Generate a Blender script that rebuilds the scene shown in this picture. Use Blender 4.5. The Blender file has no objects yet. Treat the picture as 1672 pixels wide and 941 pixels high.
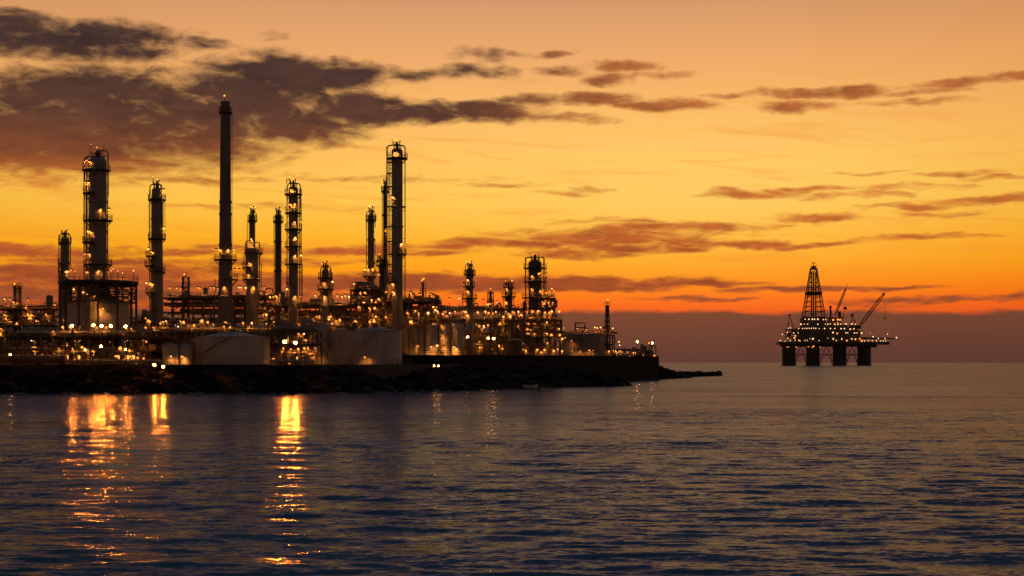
import bpy, math, random
import numpy as np
from mathutils import Vector, Matrix
R = math.radians
sc = bpy.context.scene
COL = sc.collection
CAM_H = 6.0
F = 2400.0            # focal length in photo pixels
HX, HY = 836.0, 592.0 # photo column straight ahead, photo row of the horizon
GZ = 5.6              # level of the plant yard

def W(px, py, Y):
    return Vector(((px - HX) / F * Y, Y, CAM_H + (HY - py) / F * Y))
def X(px, Y): return (px - HX) / F * Y
def Z(py, Y): return CAM_H + (HY - py) / F * Y
def lin(r, g, b):
    f = lambda c: (c / 255 / 12.92) if c <= 10.3 else ((c / 255 + 0.055) / 1.055) ** 2.4
    return (f(r), f(g), f(b), 1.0)

# ------------------------------------------------------------------ render setup
sc.render.engine = 'CYCLES'
sc.cycles.use_denoising = True
sc.cycles.use_light_tree = True
sc.cycles.max_bounces = 5
sc.cycles.diffuse_bounces = 2
sc.cycles.glossy_bounces = 3
sc.cycles.transmission_bounces = 2
sc.cycles.sample_clamp_indirect = 4.0
sc.cycles.caustics_reflective = False
sc.cycles.caustics_refractive = False
sc.view_settings.view_transform = 'Standard'
sc.view_settings.look = 'None'
sc.view_settings.exposure = 0.0
sc.view_settings.gamma = 1.0
cam = bpy.data.cameras.new('camera')
cam.sensor_width = 36.0
cam.lens = F / 1672 * 36.0
cam.shift_y = (HY - 470.5) / 1672
cam.clip_start = 0.5
cam.clip_end = 80000
camo = bpy.data.objects.new('camera', cam)
camo.location = (0, 0, CAM_H)
camo.rotation_euler = (R(90), 0, 0)
COL.objects.link(camo)
sc.camera = camo

# ------------------------------------------------------------------ sky
SUN_AZ, SUN_EL = R(7.5), R(1.2)
sunv = Vector((math.sin(SUN_AZ) * math.cos(SUN_EL), math.cos(SUN_AZ) * math.cos(SUN_EL), math.sin(SUN_EL)))
sl = bpy.data.lights.new('sun', 'SUN')
sl.energy = 0.004          # the sun is down behind the low cloud bank
sl.angle = R(20)
sl.color = (1.0, 0.5, 0.2)
slo = bpy.data.objects.new('sun', sl)
slo.rotation_euler = sunv.to_track_quat('Z', 'Y').to_euler()
COL.objects.link(slo)

class NT:
    """short-hand for building node trees"""
    def __init__(s, t): s.t = t
    def n(s, kind, **kw):
        nd = s.t.nodes.new(kind)
        for k, v in kw.items(): setattr(nd, k, v)
        return nd
    def put(s, sock, v):
        if isinstance(v, bpy.types.NodeSocket): s.t.links.new(v, sock)
        elif v is not None: sock.default_value = v
    def m(s, op, a, b=None, c=None, clamp=False):
        nd = s.n('ShaderNodeMath', operation=op, use_clamp=clamp)
        s.put(nd.inputs[0], a); s.put(nd.inputs[1], b)
        if c is not None: s.put(nd.inputs[2], c)
        return nd.outputs[0]
    def v(s, op, a, b=None, c=None):
        nd = s.n('ShaderNodeVectorMath', operation=op)
        s.put(nd.inputs[0], a)
        if b is not None: s.put(nd.inputs[1], b)
        if c is not None: s.put(nd.inputs[2], c)
        return nd.outputs['Value'] if op in ('DOT_PRODUCT', 'LENGTH') else nd.outputs[0]
    def xyz(s, x, y, z):
        nd = s.n('ShaderNodeCombineXYZ'); s.put(nd.inputs[0], x); s.put(nd.inputs[1], y); s.put(nd.inputs[2], z); return nd.outputs[0]
    def sep(s, v):
        nd = s.n('ShaderNodeSeparateXYZ'); s.put(nd.inputs[0], v); return nd.outputs
    def noise(s, vec, scale, detail=4, rough=0.55, dist=0.0, out=0):
        nd = s.n('ShaderNodeTexNoise'); s.put(nd.inputs['Vector'], vec)
        nd.inputs['Scale'].default_value = scale; nd.inputs['Detail'].default_value = detail
        nd.inputs['Roughness'].default_value = rough; nd.inputs['Distortion'].default_value = dist
        return nd.outputs[out]
    def step(s, x, a, b):
        nd = s.n('ShaderNodeMapRange', interpolation_type='SMOOTHSTEP', clamp=True)
        s.put(nd.inputs[0], x); s.put(nd.inputs[1], a); s.put(nd.inputs[2], b)
        return nd.outputs[0]
    def ramp(s, x, stops, a, b):
        nd = s.n('ShaderNodeValToRGB'); cr = nd.color_ramp
        while len(cr.elements) < len(stops): cr.elements.new(0.5)
        for e, (p, c) in zip(cr.elements, stops):
            e.position = (p - a) / (b - a); e.color = c
        mr = s.n('ShaderNodeMapRange', clamp=True); s.put(mr.inputs[0], x)
        mr.inputs[1].default_value = a; mr.inputs[2].default_value = b
        s.t.links.new(mr.outputs[0], nd.inputs[0])
        return nd.outputs[0]
    def mix(s, f, a, b, mode='MIX'):
        nd = s.n('ShaderNodeMix', data_type='RGBA', blend_type=mode)
        s.put(nd.inputs[0], f); s.put(nd.inputs[6], a); s.put(nd.inputs[7], b)
        return nd.outputs[2]

def deg_of(px, py):
    dx, dz = (px - HX) / F, (HY - py) / F
    return math.degrees(math.atan(dx)), math.degrees(math.atan(dz / math.hypot(1, dx)))

# cloud patches: bearing and height above the horizon measured off the photo (px, py, half width, half height, weight)
CLOUDS = [
 (20,32,90,18,.9),(120,66,175,30,1.1),(40,72,110,24,1.0),(215,68,90,18,.8),(325,73,45,9,.6),(450,62,24,6,.45),
 (150,158,200,46,1.1),(60,212,210,74,1.15),(250,220,200,56,1.1),(200,190,190,62,1.15),(330,190,170,48,1.05),(420,155,140,56,1.1),(480,125,150,28,1.25),
 (560,118,75,20,1.1),(470,195,120,40,1.0),(80,258,180,26,1.1),(220,245,110,26,.95),(260,264,50,9,.6),(130,240,190,48,1.1),
 (520,217,70,20,.8),(590,175,95,27,1.15),(690,185,100,15,1.05),(800,183,90,17,1.1),(870,164,55,8,.8),(760,175,100,9,.7),
 (655,122,55,10,.65),(785,88,45,14,.6),(760,120,45,13,.7),(825,120,40,10,.5),(910,88,28,6,.45),(850,86,26,6,.45),
 (905,118,50,9,.7),(1020,108,65,8,.85),(990,128,45,8,.8),(1085,122,45,6,.45),
 (980,162,60,14,1.05),(1060,170,75,10,.85),(1125,173,40,7,.7),(920,192,50,7,.6),(965,198,40,5,.4),
 (1330,152,100,9,.85),(1395,150,60,10,.9),(1300,175,60,9,.65),(1190,157,45,4,.55),(1560,136,80,7,.75),(1640,127,60,6,.8),(1500,150,70,5,.55),(1470,168,90,5,.4),
 (1230,316,80,7,.85),(1300,311,100,5,.75),(1400,318,90,5,.5),(1330,353,70,7,.9),(1610,328,75,8,.95),(1475,338,70,6,.75),(1530,350,60,4,.5),(1420,280,60,4,.55),(1560,285,60,4,.6),(1640,290,50,4,.55),(1480,306,90,4,.5),
 (990,385,170,15,.95),(880,398,150,9,.9),(1120,372,120,9,.85),(1205,400,90,8,.95),(1060,404,140,9,.95),(960,415,90,8,.8),(1340,398,70,5,.75),(1500,389,95,5,.75),(780,402,110,6,.8),(1100,392,80,10,.8),(720,412,80,5,.7),(1000,360,90,5,.45),(1250,365,60,4,.4),
 (930,312,70,5,.5),(620,290,160,5,.45),(300,292,140,6,.55),(820,300,70,4,.35),(460,340,120,4,.35),
 (30,412,150,12,.9),(170,428,170,9,.8),(100,448,280,14,1.05),(330,410,150,8,.75),(300,445,180,8,.8),(560,408,95,7,.8),(470,428,120,6,.6),(640,402,80,6,.65),(40,480,260,18,1.05),(300,482,240,16,1.0),
 (330,466,330,13,1.1),(700,463,330,15,1.25),(930,463,230,13,1.2),(1110,463,110,6,1.0),(1260,472,90,5,.9),(500,484,160,12,.95),
 (1440,470,95,4,.8),(1545,487,150,5,.85),(1650,481,70,5,.8),(1310,473,70,6,.85),(1130,488,80,4,.65),(1400,495,70,6,.5),
]

def cloud_group():
    g = bpy.data.node_groups.new('cloud_cover', 'ShaderNodeTree')
    g.interface.new_socket('Az', in_out='INPUT', socket_type='NodeSocketFloat')
    g.interface.new_socket('El', in_out='INPUT', socket_type='NodeSocketFloat')
    g.interface.new_socket('Density', in_out='OUTPUT', socket_type='NodeSocketFloat')
    t = NT(g)
    gi = t.n('NodeGroupInput'); go = t.n('NodeGroupOutput')
    az, el = gi.outputs[0], gi.outputs[1]
    base = t.xyz(t.m('MULTIPLY', az, 0.42), t.m('MULTIPLY', el, 1.1), 3.3)
    w = t.sep(t.noise(base, 1.0, 3, 0.55, 0.0, 1))
    w2 = t.sep(t.noise(base, 0.35, 2, 0.5, 0.0, 1))
    wa = t.m('ADD', az, t.m('MULTIPLY', t.m('SUBTRACT', w[0], .5), 1.9))
    we = t.m('ADD', el, t.m('MULTIPLY', t.m('SUBTRACT', w[1], .5), 0.75))
    wa = t.m('ADD', wa, t.m('MULTIPLY', t.m('SUBTRACT', w2[0], .5), 1.2))
    p = t.xyz(wa, we, 0.0)
    acc = None
    for (px, py, rx, ry, a) in CLOUDS:
        ca, ce = deg_of(px, py)
        ia, ie = 1 / (rx * 1.25 / F * 57.3), 1 / (ry * 1.25 / F * 57.3)
        q = t.v('MULTIPLY_ADD', p, (ia, ie, 0), (-ca * ia, -ce * ie, 0))
        d = t.m('MULTIPLY_ADD', t.v('DOT_PRODUCT', q, q), -a, a)
        acc = d if acc is None else t.m('MAXIMUM', acc, d)
    acc = t.m('MAXIMUM', acc, -0.6)
    f1 = t.noise(t.xyz(t.m('MULTIPLY', az, 0.55), t.m('MULTIPLY', el, 2.3), 9.1), 1.0, 5, 0.54, 0.9)
    f2 = t.noise(t.xyz(t.m('MULTIPLY', az, 1.7), t.m('MULTIPLY', el, 5.0), 1.7), 1.0, 3, 0.5, 0.8)
    f3 = t.noise(t.xyz(t.m('MULTIPLY', az, 0.75), t.m('MULTIPLY', el, 1.5), 4.2), 1.0, 5, 0.52, 0.5)
    hi = t.step(el, 6.6, 9.0)
    f1 = t.m('ADD', t.m('MULTIPLY', f1, t.m('SUBTRACT', 1.0, hi)), t.m('MULTIPLY', f3, hi))
    f = t.m('ADD', t.m('MULTIPLY', t.m('SUBTRACT', f1, .5), 2.0), t.m('MULTIPLY', t.m('SUBTRACT', f2, .5), .5))
    den = t.step(t.m('ADD', acc, f), -0.20, 1.0)
    g.links.new(den, go.inputs[0])
    return g

def build_world():
    w = bpy.data.worlds.new('World'); sc.world = w; w.use_nodes = True
    w.cycles.sampling_method = 'MANUAL'; w.cycles.sample_map_resolution = 256
    nt = w.node_tree; nt.nodes.clear(); t = NT(nt)
    tc = t.n('ShaderNodeTexCoord')
    d = t.v('NORMALIZE', tc.outputs['Generated'])
    x, y, z = t.sep(d)
    az = t.m('MULTIPLY', t.m('ARCTAN2', x, y), 57.29578)
    el = t.m('MULTIPLY', t.m('ARCSINE', z), 57.29578)
    # clear sky by height, brightest towards the place where the sun went down
    clear = t.ramp(el, [
        (-2, lin(150, 70, 40)), (1.6, lin(226, 84, 38)), (2.3, lin(252, 108, 28)), (3.0, lin(255, 138, 20)), (3.8, lin(255, 164, 24)), (4.9, lin(255, 180, 42)),
        (6.3, lin(255, 197, 78)), (8.0, lin(255, 193, 93)), (9.8, lin(250, 183, 104)), (11.6, lin(238, 171, 108)), (13.6, lin(216, 155, 108)),
        (16.5, lin(140, 104, 92)), (21, lin(102, 90, 92)), (32, lin(80, 89, 103)), (60, lin(74, 92, 112))], -2, 60)
    daz = t.m('ABSOLUTE', t.m('SUBTRACT', az, -1.0))
    fall = t.ramp(daz, [(0, (1.0, 1.0, 1.0, 1)), (11, (.99, .97, .93, 1)), (20, (.92, .87, .78, 1)), (45, (.50, .46, .48, 1)), (100, (.28, .29, .37, 1)), (180, (.23, .25, .34, 1))], 0, 180)
    clear = t.mix(1.0, clear, fall, 'MULTIPLY')
    ga = t.m('MULTIPLY', t.m('SUBTRACT', az, 7.5), 1/10.0); ge = t.m('MULTIPLY', t.m('SUBTRACT', el, 7.0), 1/2.6)
    gg = t.m('POWER', 2.718, t.m('MULTIPLY', t.m('ADD', t.m('MULTIPLY', ga, ga), t.m('MULTIPLY', ge, ge)), -1.0))
    clear = t.mix(t.m('MULTIPLY', gg, .55), clear, lin(255, 210, 112))
    wisp = t.noise(t.xyz(t.m('MULTIPLY', az, 0.16), t.m('MULTIPLY_ADD', az, 0.09, t.m('MULTIPLY', el, 1.9)), 7.7), 1.0, 5, 0.55, 0.8)
    band = t.m('MULTIPLY', t.step(el, 2.0, 4.0), t.step(el, 12.5, 8.0))
    clear = t.mix(t.m('MULTIPLY', t.step(wisp, .50, .72), t.m('MULTIPLY', band, .34)), clear, lin(240, 138, 46))
    sky = t.n('ShaderNodeTexSky', sky_type='NISHITA')
    sky.sun_disc = False; sky.sun_elevation = SUN_EL; sky.sun_rotation = SUN_AZ
    sky.air_density = 1.5; sky.dust_density = 2.0
    # clouds
    g = cloud_group()
    def dens(e):
        nd = t.n('ShaderNodeGroup'); nd.node_tree = g
        t.put(nd.inputs[0], az); t.put(nd.inputs[1], e)
        return nd.outputs[0]
    d0 = dens(el)
    ccol = t.ramp(el, [(0, lin(116, 68, 52)), (2.0, lin(140, 74, 48)), (3.2, lin(164, 80, 42)), (4.6, lin(176, 88, 44)), (6.5, lin(196, 110, 46)), (7.8, lin(128, 72, 45)), (9.2, lin(92, 59, 47)), (10.6, lin(76, 52, 46)), (13, lin(64, 48, 46))], 0, 14)
    warm = t.m('MULTIPLY', t.m('MULTIPLY', t.step(az, -3.0, 6.0), t.step(el, 4.5, 7.5)), 0.62)
    ccol = t.mix(warm, ccol, lin(206, 118, 58))
    tone = t.noise(t.xyz(t.m('MULTIPLY', az, 0.5), t.m('MULTIPLY', el, 1.8), 5.5), 1.0, 6, 0.66, 0.4)
    ccol = t.mix(1.0, ccol, t.ramp(tone, [(0.27, (.70, .70, .75, 1)), (0.73, (1.36, 1.26, 1.12, 1))], 0, 1), 'MULTIPLY')
    col = t.mix(d0, clear, ccol)
    # low cloud bank along the horizon
    bn = t.noise(t.xyz(t.m('MULTIPLY', az, 0.28), t.m('MULTIPLY', el, 0.9), 0.4), 1.0, 5, 0.55, 0.2)
    edge = t.m('ADD', el, t.m('MULTIPLY', t.m('SUBTRACT', bn, .5), -0.75))
    bank = t.step(edge, 2.10, 1.86)
    bcol = t.ramp(el, [(-1, lin(100, 60, 48)), (0.0, lin(98, 62, 52)), (1.0, lin(110, 67, 51)), (1.8, lin(121, 72, 50)), (2.3, lin(140, 76, 48))], -1, 3)
    bfall = t.ramp(daz, [(0, (1, 1, 1, 1)), (20, (.86, .86, .9, 1)), (60, (.45, .45, .55, 1)), (180, (.2, .21, .3, 1))], 0, 180)
    bcol = t.mix(1.0, bcol, bfall, 'MULTIPLY')
    col = t.mix(bank, col, bcol)
    b1 = t.n('ShaderNodeBackground'); t.put(b1.inputs[0], col); b1.inputs[1].default_value = 1.0
    b2 = t.n('ShaderNodeBackground'); t.put(b2.inputs[0], sky.outputs[0]); b2.inputs[1].default_value = 0.002
    add = t.n('ShaderNodeAddShader'); nt.links.new(b1.outputs[0], add.inputs[0]); nt.links.new(b2.outputs[0], add.inputs[1])
    out = t.n('ShaderNodeOutputWorld'); nt.links.new(add.outputs[0], out.inputs[0])
build_world()

# ------------------------------------------------------------------ materials
MAT = {}
def mat(name, col, rough=0.6, metal=0.0, var=0.25, scale=0.6, bump=0.0, stretch=(1, 1, 1), tint=None, spec=0.5):
    m = bpy.data.materials.new(name); m.use_nodes = True
    t = NT(m.node_tree); bs = m.node_tree.nodes['Principled BSDF']
    tc = t.n('ShaderNodeTexCoord')
    v = t.v('MULTIPLY', tc.outputs['Object'], stretch)
    n = t.noise(v, scale, 6, 0.62, 0.3)
    lo = tuple(c * (1 - var) for c in col); hi = tuple(min(1, c * (1 + var)) for c in col)
    c = t.ramp(n, [(0.3, (*lo, 1)), (0.7, (*hi, 1))], 0, 1)
    if tint:
        n2 = t.noise(t.v('MULTIPLY', tc.outputs['Object'], (1.1, 1.1, .12)), 1.1, 5, 0.65, 0.2)
        c = t.mix(t.m('MULTIPLY', t.step(n2, .52, .74), 0.7), c, (*tint, 1))
    t.put(bs.inputs['Base Color'], c)
    t.put(bs.inputs['Roughness'], t.m('MULTIPLY_ADD', n, 0.25, rough - 0.12))
    bs.inputs['Metallic'].default_value = metal
    bs.inputs['Specular IOR Level'].default_value = spec
    if bump:
        b = t.n('ShaderNodeBump'); b.inputs['Strength'].default_value = bump; b.inputs['Distance'].default_value = 0.2
        t.put(b.inputs['Height'], t.noise(tc.outputs['Object'], scale * 2.5, 6, .6))
        t.put(bs.inputs['Normal'], b.outputs[0])
    MAT[name] = m
    return m
def emit(name, col, strength):
    m = bpy.data.materials.new(name); m.use_nodes = True
    nt = m.node_tree; nt.nodes.clear()
    e = nt.nodes.new('ShaderNodeEmission'); e.inputs[0].default_value = (*col, 1); e.inputs[1].default_value = strength
    o = nt.nodes.new('ShaderNodeOutputMaterial'); nt.links.new(e.outputs[0], o.inputs[0])
    MAT[name] = m
    return m
mat('shell_steel', (.26, .235, .21), .5, .15, .22, .35, tint=(.13, .08, .055))
mat('shell_dark', (.13, .115, .105), .55, .1, .3, .4, tint=(.07, .05, .04))
mat('stack_concrete', (.2, .175, .155), .8, 0, .25, .25, tint=(.08, .06, .05))
mat('stack_soot', (.05, .04, .036), .85, 0, .3, .3)
mat('tank_paint', (.58, .52, .46), .55, 0, .12, .3, tint=(.36, .27, .2))
mat('tank_roof', (.34, .35, .38), .5, 0, .15, .4)
mat('steel_frame', (.115, .095, .08), .6, .2, .35, .8, tint=(.1, .05, .03))
mat('pipe_steel', (.36, .32, .28), .42, .35, .3, .7)
mat('pipe_rust', (.26, .14, .08), .6, .1, .35, .8)
mat('grating', (.06, .052, .046), .7, .2, .3, 1.0)
mat('rail_steel', (.11, .095, .08), .55, .2, .3, 1.0)
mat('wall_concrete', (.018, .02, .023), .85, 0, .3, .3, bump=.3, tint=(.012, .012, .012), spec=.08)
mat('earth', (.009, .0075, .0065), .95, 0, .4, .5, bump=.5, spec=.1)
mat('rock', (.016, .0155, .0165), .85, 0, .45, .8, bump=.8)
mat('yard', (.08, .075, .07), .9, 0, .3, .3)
mat('shed_paint', (.30, .25, .2), .6, 0, .2, .5, tint=(.14, .1, .07))
mat('rig_steel', (.055, .05, .047), .6, .1, .35, .06)
mat('rig_lit_steel', (.16, .09, .03), .6, .1, .3, .06)  # steel with amber lamp light mixed into its base colour
emit('lamp_amber', (1.0, .28, .03), 2.4)
emit('lamp_warm', (1.0, .41, .10), 2.7)
emit('lamp_white', (1.0, .66, .34), 3.4)
emit('lamp_element', (1.0, .34, .05), 160)
emit('flood_amber', (1.0, .36, .045), 160)
emit('flood_strong', (1.0, .22, .012), 11000)
emit('flood_medium', (1.0, .22, .014), 4000)
emit('rig_light', (1.0, .58, .27), 2.0)
emit('rig_amber', (1.0, .30, .05), 2.2)

# ------------------------------------------------------------------ mesh helpers
class MB:
    """collects simple solids and links them as ONE mesh object"""
    def __init__(s): s.v = []; s.f = []; s.k = []; s.cur = 0
    def _add(s, vs, fs):
        o = len(s.v); s.v += [tuple(p) for p in vs]
        for f in fs: s.f.append(tuple(i + o for i in f)); s.k.append(s.cur)
    def use(s, i): s.cur = i; return s
    def box(s, x0, x1, y0, y1, z0, z1):
        s._add([(x0,y0,z0),(x1,y0,z0),(x1,y1,z0),(x0,y1,z0),(x0,y0,z1),(x1,y0,z1),(x1,y1,z1),(x0,y1,z1)],
               [(0,3,2,1),(4,5,6,7),(0,1,5,4),(1,2,6,5),(2,3,7,6),(3,0,4,7)]); return s
    def _ring(s, c, u, w, r, n): return [c + (u * math.cos(2*math.pi*i/n) + w * math.sin(2*math.pi*i/n)) * r for i in range(n)]
    def rod(s, a, b, r, n=6, r2=None):
        a, b = Vector(a), Vector(b); d = (b - a)
        if d.length < 1e-6: return s
        d.normalize(); u = d.orthogonal().normalized(); w = d.cross(u)
        r2 = r if r2 is None else r2
        s._add(s._ring(a,u,w,r,n) + s._ring(b,u,w,r2,n),
               [(i,(i+1)%n,n+(i+1)%n,n+i) for i in range(n)] + [tuple(range(n-1,-1,-1)), tuple(range(n,2*n))]); return s
    def bar(s, a, b, w):
        return s.rod(a, b, w * .7071, 4)
    def tube(s, pts, r, n=8, bend=None):
        pts = [Vector(p) for p in pts]
        if bend:
            q = [pts[0]]
            for i in range(1, len(pts) - 1):
                p0, p, p1 = pts[i-1], pts[i], pts[i+1]
                l = min(bend, (p-p0).length*.45, (p1-p).length*.45)
                a = p + (p0-p).normalized()*l; b = p + (p1-p).normalized()*l
                for k in range(5):
                    tt = k/4; q.append(a*(1-tt)**2 + p*2*tt*(1-tt) + b*tt*tt)
            q.append(pts[-1]); pts = q
        rings = []; u = None
        for i, p in enumerate(pts):
            d = (pts[min(i+1,len(pts)-1)] - pts[max(i-1,0)]).normalized()
            if u is None: u = d.orthogonal().normalized()
            else:
                u = (u - d*u.dot(d))
                u = u.normalized() if u.length > 1e-5 else d.orthogonal().normalized()
            rings += s._ring(p, u, d.cross(u), r, n)
        m = len(pts); fs = []
        for j in range(m-1):
            for i in range(n): fs.append((j*n+i, j*n+(i+1)%n, (j+1)*n+(i+1)%n, (j+1)*n+i))
        fs += [tuple(range(n-1,-1,-1)), tuple(range((m-1)*n, m*n))]
        s._add(rings, fs); return s
    def lathe(s, cx, cy, prof, n=24):
        vs = []; m = len(prof)
        for (r, z) in prof: vs += [(cx + r*math.cos(2*math.pi*i/n), cy + r*math.sin(2*math.pi*i/n), z) for i in range(n)]
        fs = [(j*n+i, j*n+(i+1)%n, (j+1)*n+(i+1)%n, (j+1)*n+i) for j in range(m-1) for i in range(n)]
        fs += [tuple(range(n-1,-1,-1)), tuple(range((m-1)*n, m*n))]
        s._add(vs, fs); return s
    def ball(s, c, r, n=8, m=5):
        return s.lathe(c[0], c[1], [(max(r*math.sin(math.pi*j/m), r*.02), c[2]-r*math.cos(math.pi*j/m)) for j in range(m+1)], n)
    def sector(s, cx, cy, r0, r1, a0, a1, z0, z1, n=14):
        vs = []
        for i in range(n+1):
            a = a0 + (a1-a0)*i/n; c, d = math.cos(a), math.sin(a)
            vs += [(cx+r0*c,cy+r0*d,z0),(cx+r1*c,cy+r1*d,z0),(cx+r1*c,cy+r1*d,z1),(cx+r0*c,cy+r0*d,z1)]
        fs = []
        for i in range(n):
            b = i*4; e = b+4
            fs += [(b,e,e+1,b+1),(b+1,e+1,e+2,b+2),(b+2,e+2,e+3,b+3),(b+3,e+3,e,b)]
        if abs(a1-a0) < 6.28: fs += [(0,1,2,3),(n*4+3,n*4+2,n*4+1,n*4)]
        s._add(vs, fs); return s
    def prism(s, poly, z0, z1):
        n = len(poly)
        s._add([(p[0],p[1],z0) for p in poly] + [(p[0],p[1],z1) for p in poly],
               [(i,(i+1)%n,n+(i+1)%n,n+i) for i in range(n)] + [tuple(range(n-1,-1,-1)), tuple(range(n,2*n))]); return s
    def build(s, name, mats, parent=None, smooth=True):
        org = origin(parent)
        me = bpy.data.meshes.new(name)
        me.from_pydata([(a-org.x, b-org.y, c-org.z) for a,b,c in s.v], [], s.f)
        for mn in (mats if isinstance(mats, (list, tuple)) else [mats]): me.materials.append(MAT[mn])
        me.polygons.foreach_set('material_index', s.k)
        if smooth:
            me.polygons.foreach_set('use_smooth', [True]*len(s.f))
            me.set_sharp_from_angle(angle=R(38))
        me.update()
        o = bpy.data.objects.new(name, me); COL.objects.link(o)
        if parent is not None: o.parent = parent
        return o
def origin(o):
    p = Vector((0,0,0))
    while o is not None: p = p + Vector(o.location); o = o.parent
    return p
def thing(name, label, cat, loc, group=None):
    o = bpy.data.objects.new(name, None); COL.objects.link(o)
    o.empty_display_size = 1.0; o.location = loc
    return tag(o, label, cat, group)
def tag(o, label, cat, group=None):
    o['label'] = label; o['category'] = cat
    if group: o['group'] = group
    return o
def structure(o): o['kind'] = 'structure'; return o

# ---- lamps: shared meshes, one object per lamp
LM = {}
rnd = random.Random(7)
def lamp_mesh(key):
    if key in LM: return LM[key]
    style, em, r, h = key
    b = MB()
    b.use(0)
    def head(x, y, z):      # shade with a bright down-facing element inside and a small glowing lens below its front lip
        b.use(0).lathe(x, y, [(.30, z-.04), (.31, z+.12), (.08, z+.24)], 10)
        b.use(0).sector(x, y, .29, .31, 0, 2*math.pi, z-.16, z-.04, 10)
        b.use(2).lathe(x, y, [(.25, z-.06), (.25, z-.045)], 10)
        b.use(1).ball((x, y-.1-r*.6, z-.12-r*.5), r, 8, 5)
    if style == 'post':
        b.rod((0,0,0),(0,0,h-.1),.07,6); b.rod((0,0,h-.1),(0,-.5,h+.15),.045,5)
        head(0, -.5, h+.05)
    elif style == 'wall':
        b.rod((0,.45,.28),(0,0,.34),.04,5); head(0, 0, .16)
    else:   # 'mast'
        b.rod((0,0,-h),(0,0,-r*.6),.06,5); b.use(1).ball((0,0,0), r, 8, 5)
    me = bpy.data.meshes.new('lamp'); me.from_pydata(b.v, [], b.f)
    me.materials.append(MAT['steel_frame']); me.materials.append(MAT[em]); me.materials.append(MAT['lamp_element'])
    me.polygons.foreach_set('material_index', b.k); me.polygons.foreach_set('use_smooth', [True]*len(b.f)); me.update()
    LM[key] = me
    return me
def lamp(parent, pos, style='wall', em='lamp_amber', r=.26, h=2.4, name='lamp'):
    r = r*rnd.choice((.4, .52, .66, .9))
    o = bpy.data.objects.new(name, lamp_mesh((style, em, round(r,2), round(h,1))))
    COL.objects.link(o); o.parent = parent; o.location = Vector(pos) - origin(parent)
    return o
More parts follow.
